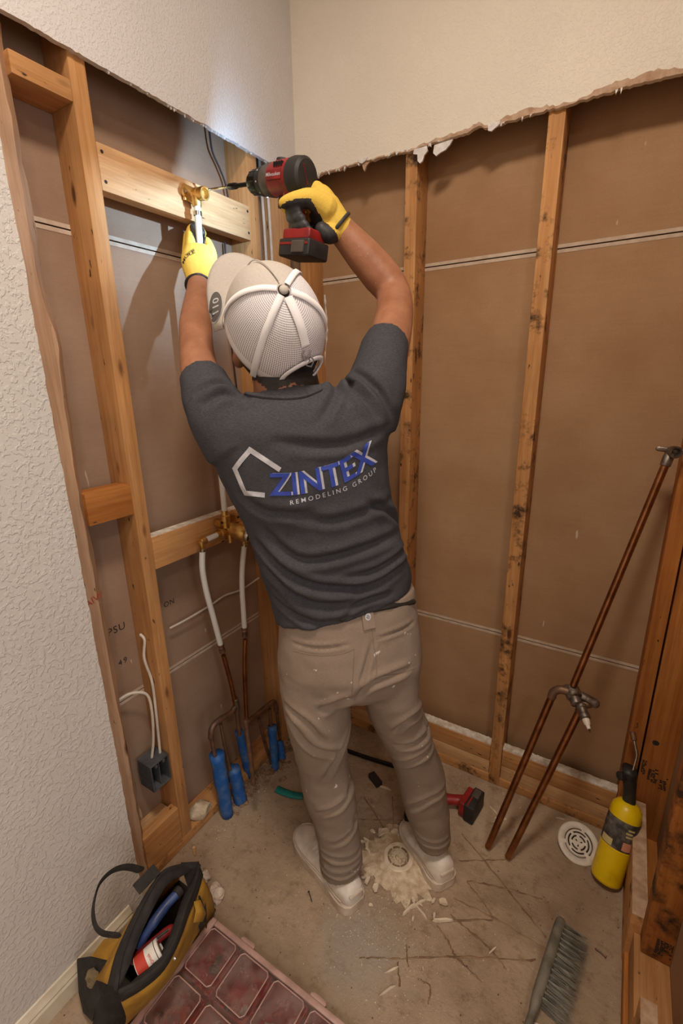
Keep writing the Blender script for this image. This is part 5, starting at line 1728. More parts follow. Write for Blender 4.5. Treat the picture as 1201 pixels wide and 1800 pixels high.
# --- torch
tb = Vector((1.2380, -0.1940, 0.0120))
tt = Vector((1.2706, -0.0929, 0.2478))
ta = (tt - tb).normalized()
TL = (tt - tb).length
tor = thing('gas_torch', 'yellow gas torch cylinder leaning in the right corner', 'torch', tb)
R_ = 0.044
lathe('cylinder', tb, ta, [(0, R_ * 0.80), (0.004, R_ * 0.92), (0.012, R_), (TL * 0.84, R_), (TL * 0.92, R_ * 0.93), (TL * 0.98, R_ * 0.66), (TL * 1.0, R_ * 0.40)], M['yellow_paint'], tor, 32)
M['label_dark'] = plain('worn_black_label', (58, 54, 50), (128, 120, 112), 34, 0.6, amount=(0.45, 0.7))
M['label_cream'] = plain('cream_label', (206, 190, 130), rough=0.7)
M['label_pink'] = plain('pink_label', (216, 150, 120), rough=0.7)
lab = lathe('label', tb + ta * TL * 0.46, ta, [(0, R_ + 0.0006), (TL * 0.34, R_ + 0.0006)], M['label_dark'], tor, 32)
lathe('band_groove', tb + ta * TL * 0.435, ta, [(0, R_ + 0.0003), (0.002, R_ + 0.0010), (0.004, R_ + 0.0003)], M['yellow_paint'], tor, 32)
_, cu, cw = basis(ta)
def on_cyl(az, h, lift):
    d = (cu * math.cos(az) + cw * math.sin(az))
    return tb + ta * h + d * (R_ + lift)
camdir = Vector((1.1102, -1.5255, 1.5421)) - tb
caz = math.atan2(camdir.dot(cw), camdir.dot(cu))
def cyl_patch(name, a0, a1, h0, h1, mat, lift=0.0012):
    n = 8
    vs = [on_cyl(a0 + (a1 - a0) * i / n, h, lift) for h in (h0, h1) for i in range(n + 1)]
    fs = [(i, i + 1, n + 2 + i, n + 1 + i) for i in range(n)]
    return mk(name, vs, fs, mat, lab, True)
sg = 1 if cw.dot(Vector((0.853, 0.522, 0))) > 0 else -1
cyl_patch('label_panel', caz - sg * 1.05, caz - sg * 0.25, TL * 0.47, TL * 0.55, M['label_cream'])
cyl_patch('label_panel', caz + sg * 0.35, caz + sg * 0.95, TL * 0.48, TL * 0.58, M['label_pink'])
for k, (q0, q1) in enumerate(((0.40, 0.95), (0.35, 0.80), (0.45, 0.9))):
    cyl_patch('label_lines', caz + sg * q0, caz + sg * q1, TL * (0.64 + k * 0.04), TL * (0.66 + k * 0.04), M['label_cream'])
# burner head
b0 = tb + ta * TL
bend = Vector((1.2550, -0.0901, 0.3620))
hd = mk('burner_head', *ring_loft([(b0 - cu * 0.019 - ta * 0.008, b0 + cu * 0.019 - ta * 0.008, 0.019), (b0.lerp(bend, 0.3) - cu * 0.018, b0.lerp(bend, 0.3) + cu * 0.018, 0.019),
      (b0.lerp(bend, 0.62) - cu * 0.020, b0.lerp(bend, 0.62) + cu * 0.020, 0.021), (bend - cu * 0.021, bend + cu * 0.021, 0.024)], 18, 2.5), M['black_plastic'], tor, True)
lathe('control_knob', b0.lerp(bend, 0.80) + Vector((-0.014, -0.012, 0)), (-0.75, -0.55, 0.25), [(0, 0.013), (0.018, 0.013), (0.020, 0.010)], M['black_plastic'], hd, 12)
nz = smooth_path([(1.2639, -0.0881, 0.3517), (1.2672, -0.0757, 0.3820), (1.2684, -0.0668, 0.4056), (1.2607, -0.0575, 0.4288), (1.2558, -0.0498, 0.4420)], 6)
tube('burner_tube', nz, 0.0045, M['steel'], tor, 10)
nd = (nz[-1] - nz[-3]).normalized()
lathe('flame_nozzle', nz[-1] - nd * 0.004, nd, [(0, 0.0048), (0.003, 0.0085), (0.026, 0.0085), (0.026, 0.0065), (0.006, 0.006), (0.006, 0.001)], M['copper_old'], tor, 14)

# --- loose drain cover leaning on the plate
dc = Vector((1.1540, -0.1190, 0.0260))
dn = Vector((0.10, -0.42, 0.90)).normalized()
dn, du, dw = basis(dn, (1, 0, 0))
cov = thing('drain_cover', 'round white slotted drain cover lying beside the torch', 'drain cover', dc)
def disc_slots():
    # flat ring with three rings of curved slots cut through
    rs = [0.0, 0.006, 0.012, 0.018, 0.0225, 0.0285, 0.033, 0.0385, 0.043, 0.061, 0.064]
    n = 72
    top, fs = [], []
    for r in rs[1:]:
        for k in range(n):
            a = 2 * math.pi * k / n
            z = 0.004 - 0.0035 * max(0, (r - 0.055) / 0.009) ** 2
            top.append(dc + (du * math.cos(a) + dw * math.sin(a)) * r + dn * z)
    m = len(rs) - 1
    cen = len(top)
    top.append(dc + dn * 0.004)
    for k in range(n):
        fs.append((cen, k, (k + 1) % n))
    for i in range(m - 1):
        for k in range(n):
            slot = False
            if i == 2:
                slot = True if (k % 18) not in (0, 1, 2, 3, 4) else False
            if i == 4:
                slot = (k % 18) not in (8, 9, 10)
            if i == 6:
                slot = (k % 24) not in (14, 15, 16)
            if i == 0 :
                slot = (k % 24) in (3, 4, 5, 6, 7)
            if slot:
                continue
            k2 = (k + 1) % n
            fs.append((i * n + k, i * n + k2, (i + 1) * n + k2, (i + 1) * n + k))
    return top, fs
cv = mk('grate', *disc_slots(), M['white_plastic'], cov, 40)
md = cv.modifiers.new('thick', 'SOLIDIFY')
md.thickness = 0.003
lathe('lower_ring', dc - dn * 0.006, dn, [(0, 0.036), (0.006, 0.040), (0.006, 0.0375), (0, 0.034)], M['white_plastic'], cov, 36)
lathe('dark_hollow', dc - dn * 0.0045, dn, [(0, 0.0335), (0.0008, 0.0335)], M['ink'], cov, 30)

# --- bench brush lying on its side
br = thing('bench_brush', 'grey bristled bench brush with a dusty black handle', 'brush', (1.1260, -0.5440, 0.0000))
M['bristle'] = plain('grey_bristle', (190, 184, 172), (144, 138, 128), 40, 0.7)
M['brush_wood'] = plain('dusty_black_wood', (88, 84, 74), (128, 120, 106), 26, 0.7, bump=0.3, bscale=50)
A_, B_ = Vector((1.1350, -0.4010, 0.0300)), Vector((1.0960, -0.6980, 0.0300))
ax = (B_ - A_).normalized()
bd = Vector((0.93, 0.16, -0.10))
bd = (bd - ax * bd.dot(ax)).normalized()
bu = ax.cross(bd)
if bu.z < 0:
    bu = -bu
hl = 0.245
rr_ = [(0.0, 0.008, 0.013), (0.006, 0.012, 0.019), (0.02, 0.014, 0.023), (0.10, 0.0145, 0.025), (0.20, 0.014, 0.024), (0.235, 0.012, 0.020), (0.262, 0.009, 0.012), (0.30, 0.010, 0.012), (0.36, 0.010, 0.014), (0.40, 0.008, 0.012)]
v, f = ring_loft([(A_ + ax * s - bd * h, A_ + ax * s + bd * h, w) for s, h, w in rr_], 16, 2.6, 3)
mk('handle', v, f, M['brush_wood'], br, True)
rnd = random.Random(3)
for row in range(15):
    s = 0.014 + row * 0.0148
    vs, fs = [], []
    for q in (-1, -0.33, 0.33, 1):
        base = A_ + ax * s + bu * q * 0.016 + bd * 0.010
        for h in range(24):
            p0 = base + ax * rnd.uniform(-0.0016, 0.0016) + bu * rnd.uniform(-0.003, 0.003)
            d = (bd + ax * (rnd.gauss(0, 0.03) + 0.02) + bu * (q * 0.10 + rnd.gauss(0, 0.10)) + Vector((0, 0, -0.05))).normalized()
            ln = rnd.uniform(0.058, 0.076)
            p1 = p0 + d * ln * 0.55
            p2 = p0 + (d + ax * rnd.gauss(0, 0.06) + bu * rnd.gauss(0, .05)).normalized() * ln
            p2.z = max(p2.z, 0.002); p1.z = max(p1.z, 0.002)
            e = bu.cross(d).normalized() * 0.0006
            e2 = bu * 0.0006
            k = len(vs)
            vs += [p0 + e, p0 - e + e2, p0 - e2, p1 + e, p1 - e + e2, p1 - e2, p2]
            fs += [(k, k + 1, k + 4, k + 3), (k + 1, k + 2, k + 5, k + 4), (k + 2, k, k + 3, k + 5), (k + 3, k + 4, k + 6), (k + 4, k + 5, k + 6), (k + 5, k + 3, k + 6)]
    mk('bristle_row', vs, fs, M['bristle'], br)

# --- parts organizer
def clear_plastic():
    t = NT('scuffed_clear_plastic')
    v = t.mapping((1, 1, 1))
    t.b.inputs['Transmission Weight'].default_value = 1.0
    t.b.inputs['IOR'].default_value = 1.25
    c = t.ramp(t.noise(v, 26, 7, 0.7), [(0.48, (0.10, 0.10, 0.10, 1)), (0.72, (0.42, 0.42, 0.42, 1))])
    t.out((0.96, 0.93, 0.92, 1), c, 0.0, t.bump(t.noise(v, 70, 4), 0.08, 0.001))
    # worn, dusty film over the plastic
    d = t.n('ShaderNodeBsdfDiffuse')
    d.inputs['Color'].default_value = srgb(206, 178, 168)
    mx = t.n('ShaderNodeMixShader')
    fc = t.ramp(t.noise(v, 18, 8, 0.75), [(0.42, (0.04, 0.04, 0.04, 1)), (0.80, (0.34, 0.34, 0.34, 1))])
    t.l(fc, mx.inputs[0])
    t.l(t.b.outputs[0], mx.inputs[1])
    t.l(d.outputs[0], mx.inputs[2])
    t.l(mx.outputs[0], t.t.nodes['Material Output'].inputs['Surface'])
    return t.m
M['clear'] = clear_plastic()
M['bin_red'] = plain('red_bin', (206, 58, 50), (170, 38, 36), 20, 0.45)
M['bin_grey'] = plain('smoky_bin', (150, 132, 120), (122, 104, 94), 20, 0.45)
M['frame_pink'] = plain('dusty_clear_rim', (196, 158, 148), (172, 136, 126), 24, 0.4)
OX0, OY1, OZ = 0.296, -0.935, 0.088
OX1, OY0 = OX0 + 0.475, OY1 - 0.385
org = thing('parts_organizer', 'clear-lidded parts organizer with red bins in front of the bag', 'organizer', ((OX0 + OX1) / 2, (OY0 + OY1) / 2, 0))
bm = bmesh.new()
for lo, hi in (((OX0, OY0, 0.001), (OX1, OY1, 0.006)), ((OX0, OY0, 0.006), (OX0 + 0.005, OY1, OZ - 0.020)), ((OX1 - 0.005, OY0, 0.006), (OX1, OY1, OZ - 0.020)),
               ((OX0 + 0.005, OY0, 0.006), (OX1 - 0.005, OY0 + 0.005, OZ - 0.020)), ((OX0 + 0.005, OY1 - 0.005, 0.006), (OX1 - 0.005, OY1, OZ - 0.020))):
    bm_box(bm, lo, hi, 0.0015)
bmfin('case_base', bm, M['frame_pink'], org)
PX, PY = 0.112, 0.0985
cols = [(OX0 + 0.012 + i * PX, OX0 + 0.012 + i * PX + 0.100) for i in range(4)]
rows = [(OY1 - 0.012 - i * 0.122 - 0.110, OY1 - 0.012 - i * 0.122) for i in range(3)]
M['content_orange'] = plain('orange_rubber', (206, 92, 52), (176, 70, 42), 20, 0.5)
M['content_grey'] = plain('grey_parts', (126, 116, 108), (84, 76, 70), 40, 0.4, 0.4)
rnd = random.Random(8)
for j, (y0, y1) in enumerate(rows):
    for i, (x0, x1) in enumerate(cols):
        mt = M['bin_red']
        zt = OZ - 0.024
        bm = bmesh.new()
        t_ = 0.002
        for lo, hi in (((x0, y0, 0.008), (x1, y1, 0.011)), ((x0, y0, 0.011), (x0 + t_, y1, zt)), ((x1 - t_, y0, 0.011), (x1, y1, zt)),
                       ((x0 + t_, y0, 0.011), (x1 - t_, y0 + t_, zt)), ((x0 + t_, y1 - t_, 0.011), (x1 - t_, y1, zt))):
            bm_box(bm, lo, hi, 0.0005)
        bn_ = bmfin('bin', bm, mt, org)
        cx, cy = (x0 + x1) / 2, (y0 + y1) / 2
        # small hardware inside each bin
        for k in range(5):
            px, py = cx + rnd.uniform(-0.030, 0.030), cy + rnd.uniform(-0.034, 0.034)
            if (i, j) == (0, 1) and k == 0:
                P = [Vector((cx - 0.004 + 0.022 * math.cos(a), cy + 0.022 * math.sin(a), 0.035)) for a in np.linspace(0, 2 * math.pi, 25)]
                tube('rubber_ring', P, 0.009, M['content_orange'], bn_, 8)
            else:
                m_ = rnd.choice([M['content_grey'], M['content_orange'], M['bin_red'], M['white_plastic'], M['bin_red']])
                d = Vector((rnd.uniform(-1, 1), rnd.uniform(-1, 1), 0.15))
                lathe('small_fitting', (px, py, 0.022 + k * 0.003), d, [(0, 0.006), (0.004, 0.009), (0.010, 0.009), (0.012, 0.006), (0.026, 0.0055)], m_, bn_, 8)
# lid: rim, raised window over every bin
bm = bmesh.new()
lz = OZ - 0.018
for x0, x1, y0, y1 in ((OX0 - 0.004, OX0 + 0.012, OY0 - 0.004, OY1 + 0.004), (OX1 - 0.012, OX1 + 0.004, OY0 - 0.004, OY1 + 0.004)):
    bm_box(bm, (x0, y0, lz), (x1, y1, lz + 0.010), 0.003, 2)
for y0, y1 in ((OY0 - 0.004, OY0 + 0.010), (OY1 - 0.010, OY1 + 0.004)):
    bm_box(bm, (OX0 + 0.0125, y0, lz), (OX1 - 0.0125, y1, lz + 0.010), 0.003, 2)
lid = bmfin('lid_rim', bm, M['frame_pink'], org, 40)
box('lid_sheet', (OX0 + 0.006, OY0 + 0.006, lz + 0.001), (OX1 - 0.006, OY1 - 0.006, lz + 0.0035), M['clear'], lid, 0.0)
for y0, y1 in rows:
    for x0, x1 in cols:
        e = 0.004
        box('lid_window', (x0 + e, y0 + e, lz + 0.0045), (x1 - e, y1 - e, lz + 0.0125), M['clear'], lid, 0.0035, 3, smooth=40)
        P = [(x0 + e, y0 + e), (x1 - e, y0 + e), (x1 - e, y1 - e), (x0 + e, y1 - e)]
        rp_ = []
        for k in range(4):
            a_, b_ = Vector(P[k]), Vector(P[(k + 1) % 4])
            for q in np.linspace(0.08, 0.92, 5):
                c = a_.lerp(b_, q)
                rp_.append(Vector((c.x, c.y, lz + 0.0125)))
        rp_.append(rp_[0])
        tube('window_edge', rp_, 0.0016, M['frame_pink'], lid, 5)
for x in (OX0 + 0.10, OX0 + 0.33):
    l_ = box('latch', (x, OY1 + 0.0045, lz - 0.030), (x + 0.045, OY1 + 0.0125, lz + 0.008), M['frame_pink'], org, 0.002)
    box('latch_lip', (x + 0.004, OY1 + 0.0125, lz - 0.004), (x + 0.041, OY1 + 0.0165, lz + 0.004), M['frame_pink'], l_, 0.001)
for y in (OY1 - 0.012, OY1 - 0.20):
    lathe('hinge_knuckle', (OX0 - 0.006, y - 0.03, lz - 0.002), (0, 1, 0), [(0, 0.005), (0.04, 0.005)], M['frame_pink'], org, 10)

# ================================================================== open tool bag
M['bag_black'] = plain('black_canvas', (36, 33, 31), (52, 47, 43), 40, 0.85, bump=0.6, bscale=320, bdist=0.0015)
M['bag_yellow'] = plain('yellow_canvas', (186, 140, 44), (150, 106, 34), 18, 0.8, bump=0.5, bscale=320, bdist=0.0015)
M['bag_mud'] = plain('dried_mud', (156, 136, 104), (112, 96, 72), 40, 0.95, bump=0.9, bscale=80, bdist=0.004)
bag = thing('tool_bag', 'open black and yellow canvas tool bag against the near left wall', 'bag', (0.14, -1.03, 0.0))
# mouth: spindle-shaped opening, leaning on the wall; sections along the length
q0, q1 = Vector((0.2852, -1.2626, 0.3006)), Vector((0.2336, -0.9352, 0.2586))
# rim points (left lip, right lip) measured along the bag, then the belly below them
lipL = [(0.3276, -1.2193, 0.2788), (0.3036, -1.1904, 0.2992), (0.2801, -1.1531, 0.3075), (0.2614, -1.0975, 0.3247), (0.2455, -1.0316, 0.3312), (0.2464, -0.9763, 0.2944), (0.2605, -0.9394, 0.2693)]
lipR = [(0.3434, -1.2191, 0.2866), (0.3722, -1.1855, 0.2968), (0.3847, -1.1408, 0.2977), (0.3690, -1.0883, 0.3005), (0.3376, -1.0348, 0.2985), (0.3077, -0.9854, 0.2824), (0.2713, -0.9392, 0.2683)]
lipL = smooth_path(lipL, 4)
lipR = smooth_path(lipR, 4)
N = len(lipL)
def wall_sheet(name, rows, mat, parent, th=0.0035):
    n = len(rows[0])
    vs = [p for r in rows for p in r]
    fs = []
    for j in range(len(rows) - 1):
        for i in range(n - 1):
            fs.append((j * n + i, j * n + i + 1, (j + 1) * n + i + 1, (j + 1) * n + i))
    o = mk(name, vs, fs, mat, parent, True)
    m = o.modifiers.new('thick', 'SOLIDIFY')
    m.thickness = th
    m.offset = 0
    return o
rb = random.Random(2)
def wob(p, k=0.004):
    return p + Vector((rb.uniform(-k, k), rb.uniform(-k, k), rb.uniform(-k, k)))
floor_L = [Vector((0.080, -1.185 + 0.300 * i / (N - 1), 0.010)) for i in range(N)]
floor_R = [Vector((0.245 + 0.012 * math.sin(math.pi * i / (N - 1)), -1.185 + 0.300 * i / (N - 1), 0.010)) for i in range(N)]
rowsL = [lipL, [a.lerp(b, 0.16) + Vector((-0.010, 0, 0)) for a, b in zip(lipL, floor_L)]]
bl = wall_sheet('mouth_band', rowsL, M['bag_black'], bag, 0.005)
wall_sheet('side_panel', [[a.lerp(b, q) + Vector((-0.018 * math.sin(math.pi * q), 0, 0)) for a, b in zip(lipL, floor_L)] for q in (0.16, 0.30, 0.5, 0.7, 0.86, 1.0)], M['bag_yellow'], bag)
rowsR = [lipR, [a.lerp(b, 0.14) + Vector((0.008, -0.004, 0)) for a, b in zip(lipR, floor_R)]]
wall_sheet('mouth_band', rowsR, M['bag_black'], bag, 0.005)
wall_sheet('side_panel', [[a.lerp(b, q) + Vector((0.020 * math.sin(math.pi * q), -0.006, 0)) for a, b in zip(lipR, floor_R)] for q in (0.14, 0.30, 0.5, 0.7, 0.86, 1.0)], M['bag_yellow'], bag)
wall_sheet('bag_bottom', [floor_L, floor_R], M['bag_black'], bag, 0.006)
# wide black facing turned inside the mouth
mid_ = [(a + b) / 2 for a, b in zip(lipL, lipR)]
wall_sheet('mouth_facing', [lipL, [a + (m - a).normalized() * min(0.024, (m - a).length * 0.6) + Vector((0, 0, -0.010)) for a, m in zip(lipL, mid_)]], M['bag_black'], bag, 0.004)
wall_sheet('mouth_facing', [lipR, [a + (m - a).normalized() * min(0.020, (m - a).length * 0.6) + Vector((0, 0, -0.012)) for a, m in zip(lipR, mid_)]], M['bag_black'], bag, 0.004)
# rolled black edges of the mouth
tube('edge_piping', lipL, 0.0048, M['bag_black'], bl, 8, 'round')
tube('edge_piping', lipR, 0.0048, M['bag_black'], bag, 8, 'round')
# near end: black panel with a dried mud patch, the folded front corner and a yellow wedge
endo = prism('end_panel', [(0.0800, -1.1960, 0.1100), (0.1350, -1.1840, 0.1500), (0.2210, -1.1710, 0.1900), (0.2360, -1.1720, 0.1850), (0.2230, -1.2000, 0.1500), (0.1980, -1.2200, 0.0900), (0.1930, -1.2330, 0.0500), (0.1380, -1.2290, 0.0200), (0.1100, -1.2190, 0.0500)], (-0.002, 0.004, -0.002), M['bag_black'], bag)
prism('corner_panel', [(0.2360, -1.1720, 0.1850), (0.2700, -1.1700, 0.1750), (0.2950, -1.1660, 0.1600), (0.2740, -1.1830, 0.0600), (0.2620, -1.1950, 0.0150), (0.1880, -1.2390, 0.0150), (0.1980, -1.2200, 0.0900), (0.2230, -1.2000, 0.1500)], (-0.003, 0.004, -0.001), M['bag_black'], bag)
prism('yellow_wedge', [(0.1320, -1.1820, 0.1490), (0.1330, -1.1470, 0.1600), (0.1960, -1.1350, 0.2000), (0.2250, -1.1690, 0.1920)], (-0.001, 0.003, -0.003), M['bag_yellow'], bag)
mudc = Vector((0.1660, -1.2000, 0.1280)) + Vector((0.002, -0.003, 0.003))
mp_ = []
rm = random.Random(6)
for i in range(16):
    a = 2 * math.pi * i / 16
    mp_.append((0.026 + rm.uniform(-0.005, 0.004), a))
mu_ = (Vector((0.2468, 0.2479, 0.9368)))
mr_ = (Vector((0.9279, 0.2523, -0.2745)))
prism('mud_patch', [mudc + mr_ * (r * 0.75 * math.cos(a)) + mu_ * (r * 1.15 * math.sin(a)) for r, a in mp_], mu_.cross(mr_) * 0.004, M['bag_mud'], endo)
# far end panel
fe = [Vector(p) for p in [(0.2464, -0.9763, 0.2944), (0.2695, -0.9375, 0.2693), (0.2832, -0.9428, 0.2010), (0.3080, -0.9617, 0.1369), (0.3113, -0.9916, 0.1156), (0.2921, -0.9866, 0.2000)]]
prism('end_panel', fe, (-0.01, 0.008, -0.004), M['bag_black'], bag)
wall_sheet('yellow_gusset', [[Vector(p) for p in [(0.3210, -1.0045, 0.2561), (0.3322, -1.0091, 0.2406), (0.3447, -1.0286, 0.2326)]], [Vector(p) for p in [(0.3256, -0.9876, 0.2438), (0.3493, -0.9931, 0.2207), (0.3510, -1.0072, 0.2124)]]], M['bag_yellow'], bag)
# strap handles
def strap(pts, w, ref):
    P = smooth_path(pts, 6)
    return tube('strap_handle', P, w, M['bag_black'], bag, 8, 'round', flat=0.22, ref=ref)
strap([(0.2125, -1.0658, 0.3622), (0.2063, -1.0934, 0.4000), (0.2017, -1.1259, 0.4205), (0.2018, -1.1581, 0.4159), (0.2101, -1.1826, 0.3830), (0.2271, -1.1935, 0.3567), (0.2481, -1.1911, 0.3435), (0.2723, -1.1739, 0.3323)], 0.011, (0.3, 0.2, 0.9))
strap([(0.2827, -0.9731, 0.2384), (0.3088, -0.9756, 0.2197), (0.3338, -0.9854, 0.1999), (0.3461, -0.9945, 0.1869)], 0.012, (0.7, -0.4, 0.5))
box('strap_anchor', (-0.014, -0.03, -0.002), (0.014, 0.03, 0.002), M['bag_black'], bag, 0.001, M=Matrix.Translation(Vector((0.2378, -1.0665, 0.3504))) @ Matrix.Rotation(0.5, 4, 'Y'))
lathe('rivet', (0.4363, -1.1434, 0.3574), (0.6, -0.6, 0.5), [(0, 0.004), (0.002, 0.003), (0.003, 0.001)], M['steel'], bag, 10)

# --- things in the bag
tp0, tp1 = Vector((0.3322, -1.1712, 0.2681)), Vector((0.3517, -1.1233, 0.2831))
tapec = thing('tape_roll', 'white and red printed canister in the open bag', 'canister', tp0)
M['roll_white'] = plain('white_card', (230, 222, 214), rough=0.6)
M['roll_red'] = plain('red_card', (198, 62, 44), rough=0.6)
ra_ = (tp1 - tp0)
RL = ra_.length
ra_.normalize()
tapeb = lathe('roll_body', tp0, ra_, [(0, 0.023), (0.001, 0.025), (RL, 0.025), (RL + 0.001, 0.0235), (RL + 0.001, 0.021), (RL - 0.004, 0.020), (RL - 0.004, 0.001)], M['roll_white'], tapec, 28)
lathe('red_band', tp0 + ra_ * 0.002, ra_, [(0, 0.0252), (RL * 0.42, 0.0252)], M['roll_red'], tapeb, 28)
lathe('rim_line', tp0 + ra_ * RL * 0.86, ra_, [(0, 0.0253), (0.0014, 0.0253)], M['ink'], tapeb, 28)
lathe('end_disc', tp0 + ra_ * (RL - 0.0035), ra_, [(0, 0.0195), (0.001, 0.0195)], M['bag_mud'], tapeb, 24)
cd = (Vector((1.1102, -1.5255, 1.5421)) - tp0).normalized()
cdn = (cd - ra_ * cd.dot(ra_)).normalized()
text_on('red_lettering', 'Oatey', tp0 + ra_ * RL * 0.62 + cdn * 0.0256, cdn.cross(ra_), ra_, 0.008, M['roll_red'], tapeb, 0.006)
red = tube('caulk_tube', smooth_path([(0.2947, -1.1579, 0.2495), (0.3165, -1.1309, 0.2710), (0.3314, -1.0997, 0.2812), (0.3368, -1.0846, 0.2799)], 6), 0.0105, M['tool_red'], None, 12, 'round', label='red plastic handle beside the white canister in the bag', cat='tool')
red.name = 'red_tool'
tube('handle_groove', smooth_path([(0.3152, -1.1441, 0.2777), (0.3326, -1.1177, 0.2944), (0.3441, -1.0942, 0.2994)], 4), 0.0028, M['tool_black'], red, 6)
M['blue_tool'] = plain('dark_blue_plastic', (34, 52, 96), (48, 70, 120), 20, 0.4)
blu = tube('level_tool', smooth_path([(0.2939, -1.1389, 0.2706), (0.3017, -1.1062, 0.2980), (0.3020, -1.0660, 0.3076), (0.3077, -1.0353, 0.3152)], 6), [0.010] * 6 + [0.012] * 6 + [0.011] * 7, M['blue_tool'], None, 12, 'round', label='dark blue tube tool lying deep in the open bag', cat='tool')
lathe('end_cap', Vector((0.3081, -1.0373, 0.3160)), Vector((0.3065, -1.0238, 0.3153)) - Vector((0.3081, -1.0373, 0.3160)), [(-0.004, 0.0125), (0.010, 0.0125), (0.012, 0.009)], M['tool_black'], blu, 12)
blu.name = 'blue_tool'

# ================================================================== floor drain, mortar and debris
dcn = Vector((0.6510, -0.4630, 0.0000))
mor = thing('floor_drain', 'round floor drain set in broken pale mortar between his shoes', 'drain', dcn)
rr = random.Random(14)
# broken mortar collar
n, vs, fs = 64, [], []
prof = [(0.028, 0.012), (0.050, 0.014), (0.066, 0.012), (0.084, 0.008), (0.105, 0.004), (0.125, 0.0)]
for j, (r, h) in enumerate(prof):
    for k in range(n):
        a = 2 * math.pi * k / n
        edge_ = 1 + (rr.uniform(-0.16, 0.14) if j == 5 else rr.uniform(-0.05, 0.05)) + 0.30 * noise.noise(Vector((math.cos(a) * 2.2, math.sin(a) * 2.2, 3.3))) * (j / 5) + 0.12 * noise.noise(Vector((math.cos(a) * 7, math.sin(a) * 7, 1.3))) * (j / 5)
        x, y = math.cos(a) * r * edge_, math.sin(a) * r * edge_
        hh = max(0.0006, h + 0.006 * noise.noise(Vector((x * 60, y * 60, 0))) * (1 if h > 0 else 0)) if h > 0 else 0.0003
        vs.append(dcn + Vector((x, y, hh)))
for j in range(len(prof) - 1):
    for k in range(n):
        k2 = (k + 1) % n
        fs.append((j * n + k, j * n + k2, (j + 1) * n + k2, (j + 1) * n + k))
mk('mortar_collar', vs, fs, M['mortar'], mor, 30)
dr = lathe('drain_ring', dcn + Vector((0, 0, 0.004)), (0, 0, 1), [(0, 0.050), (0.012, 0.050), (0.015, 0.047), (0.015, 0.036), (0.008, 0.034), (-0.002, 0.033), (-0.003, 0.002)], M['chip'], mor, 40)
for k in range(7):
    a = 2 * math.pi * k / 7 + 0.4
    c = dcn + Vector((math.cos(a) * 0.0335, math.sin(a) * 0.0335, 0.0155))
    b = 0.30
    P = [dcn + Vector((math.cos(a + q) * 0.0320, math.sin(a + q) * 0.0320, 0.0165)) for q in np.linspace(-b, b, 6)]
    tube('slot_rib', P, 0.0026, M['ridge'], dr, 6, 'round')
for k in range(9):
    a, r = rr.uniform(0, 6.28), rr.uniform(0, 0.022)
    P = dcn + Vector((math.cos(a) * r, math.sin(a) * r, 0.006))
    v, f = ell_geo(P, (rr.uniform(0.005, 0.010), 0, 0), (0, rr.uniform(0.004, 0.009), 0), (0, 0, 0.006), 7, 5)
    mk('mortar_lump', v, f, M['mortar'], mor)

# chip shapes shared by all the loose chips
def chip_mesh(seed, L, Wd, T):
    r = random.Random(seed)
    n = r.randint(5, 8)
    pts = []
    for i in range(n):
        a = 2 * math.pi * (i + r.uniform(-0.25, 0.25)) / n
        pts.append((math.cos(a) * L * r.uniform(0.7, 1), math.sin(a) * Wd * r.uniform(0.6, 1)))
    vs = [(x, y, 0) for x, y in pts] + [(x * 0.9, y * 0.9, T * r.uniform(0.7, 1.2)) for x, y in pts]
    fs = [tuple(range(n))[::-1], tuple(range(n, 2 * n))] + [(i, (i + 1) % n, n + (i + 1) % n, n + i) for i in range(n)]
    me = bpy.data.meshes.new('chip')
    me.from_pydata(vs, [], fs)
    me.materials.append(M['chip'])
    return me
chips = [chip_mesh(i, 0.011, 0.007 if i % 2 else 0.0045, 0.004) for i in range(8)]
sticks = [chip_mesh(20 + i, 0.020, 0.003, 0.003) for i in range(4)]
def put(me, name, p, rz, s, label, cat, group, tilt=0.0):
    o = bpy.data.objects.new(name, me)
    o.location = (p[0], p[1], 0.0008 + (0.004 * s if tilt else 0))
    o.rotation_euler = (tilt, tilt * 0.5, rz)
    o.scale = (s, s, s)
    return link(o, None, label, cat, group)
# chips broken off round the drain
for i in range(34):
    a = rr.uniform(0, 6.28)
    r = 0.095 + abs(rr.gauss(0, 0.035))
    x, y = dcn.x + math.cos(a) * r * 1.05 + 0.01, dcn.y + math.sin(a) * r - 0.02
    if (Vector((x, y)) - Vector((0.47, -0.62))).length < 0.11 or (Vector((x, y)) - Vector((0.74, -0.42))).length < 0.09:
        continue
    put(rr.choice(chips), 'mortar_chip', (x, y), rr.uniform(0, 6.28), rr.uniform(0.7, 1.9), 'pale mortar chip in the rubble ring round the floor drain', 'mortar chip', 'mortar chips round the drain', rr.uniform(-0.2, 0.2))
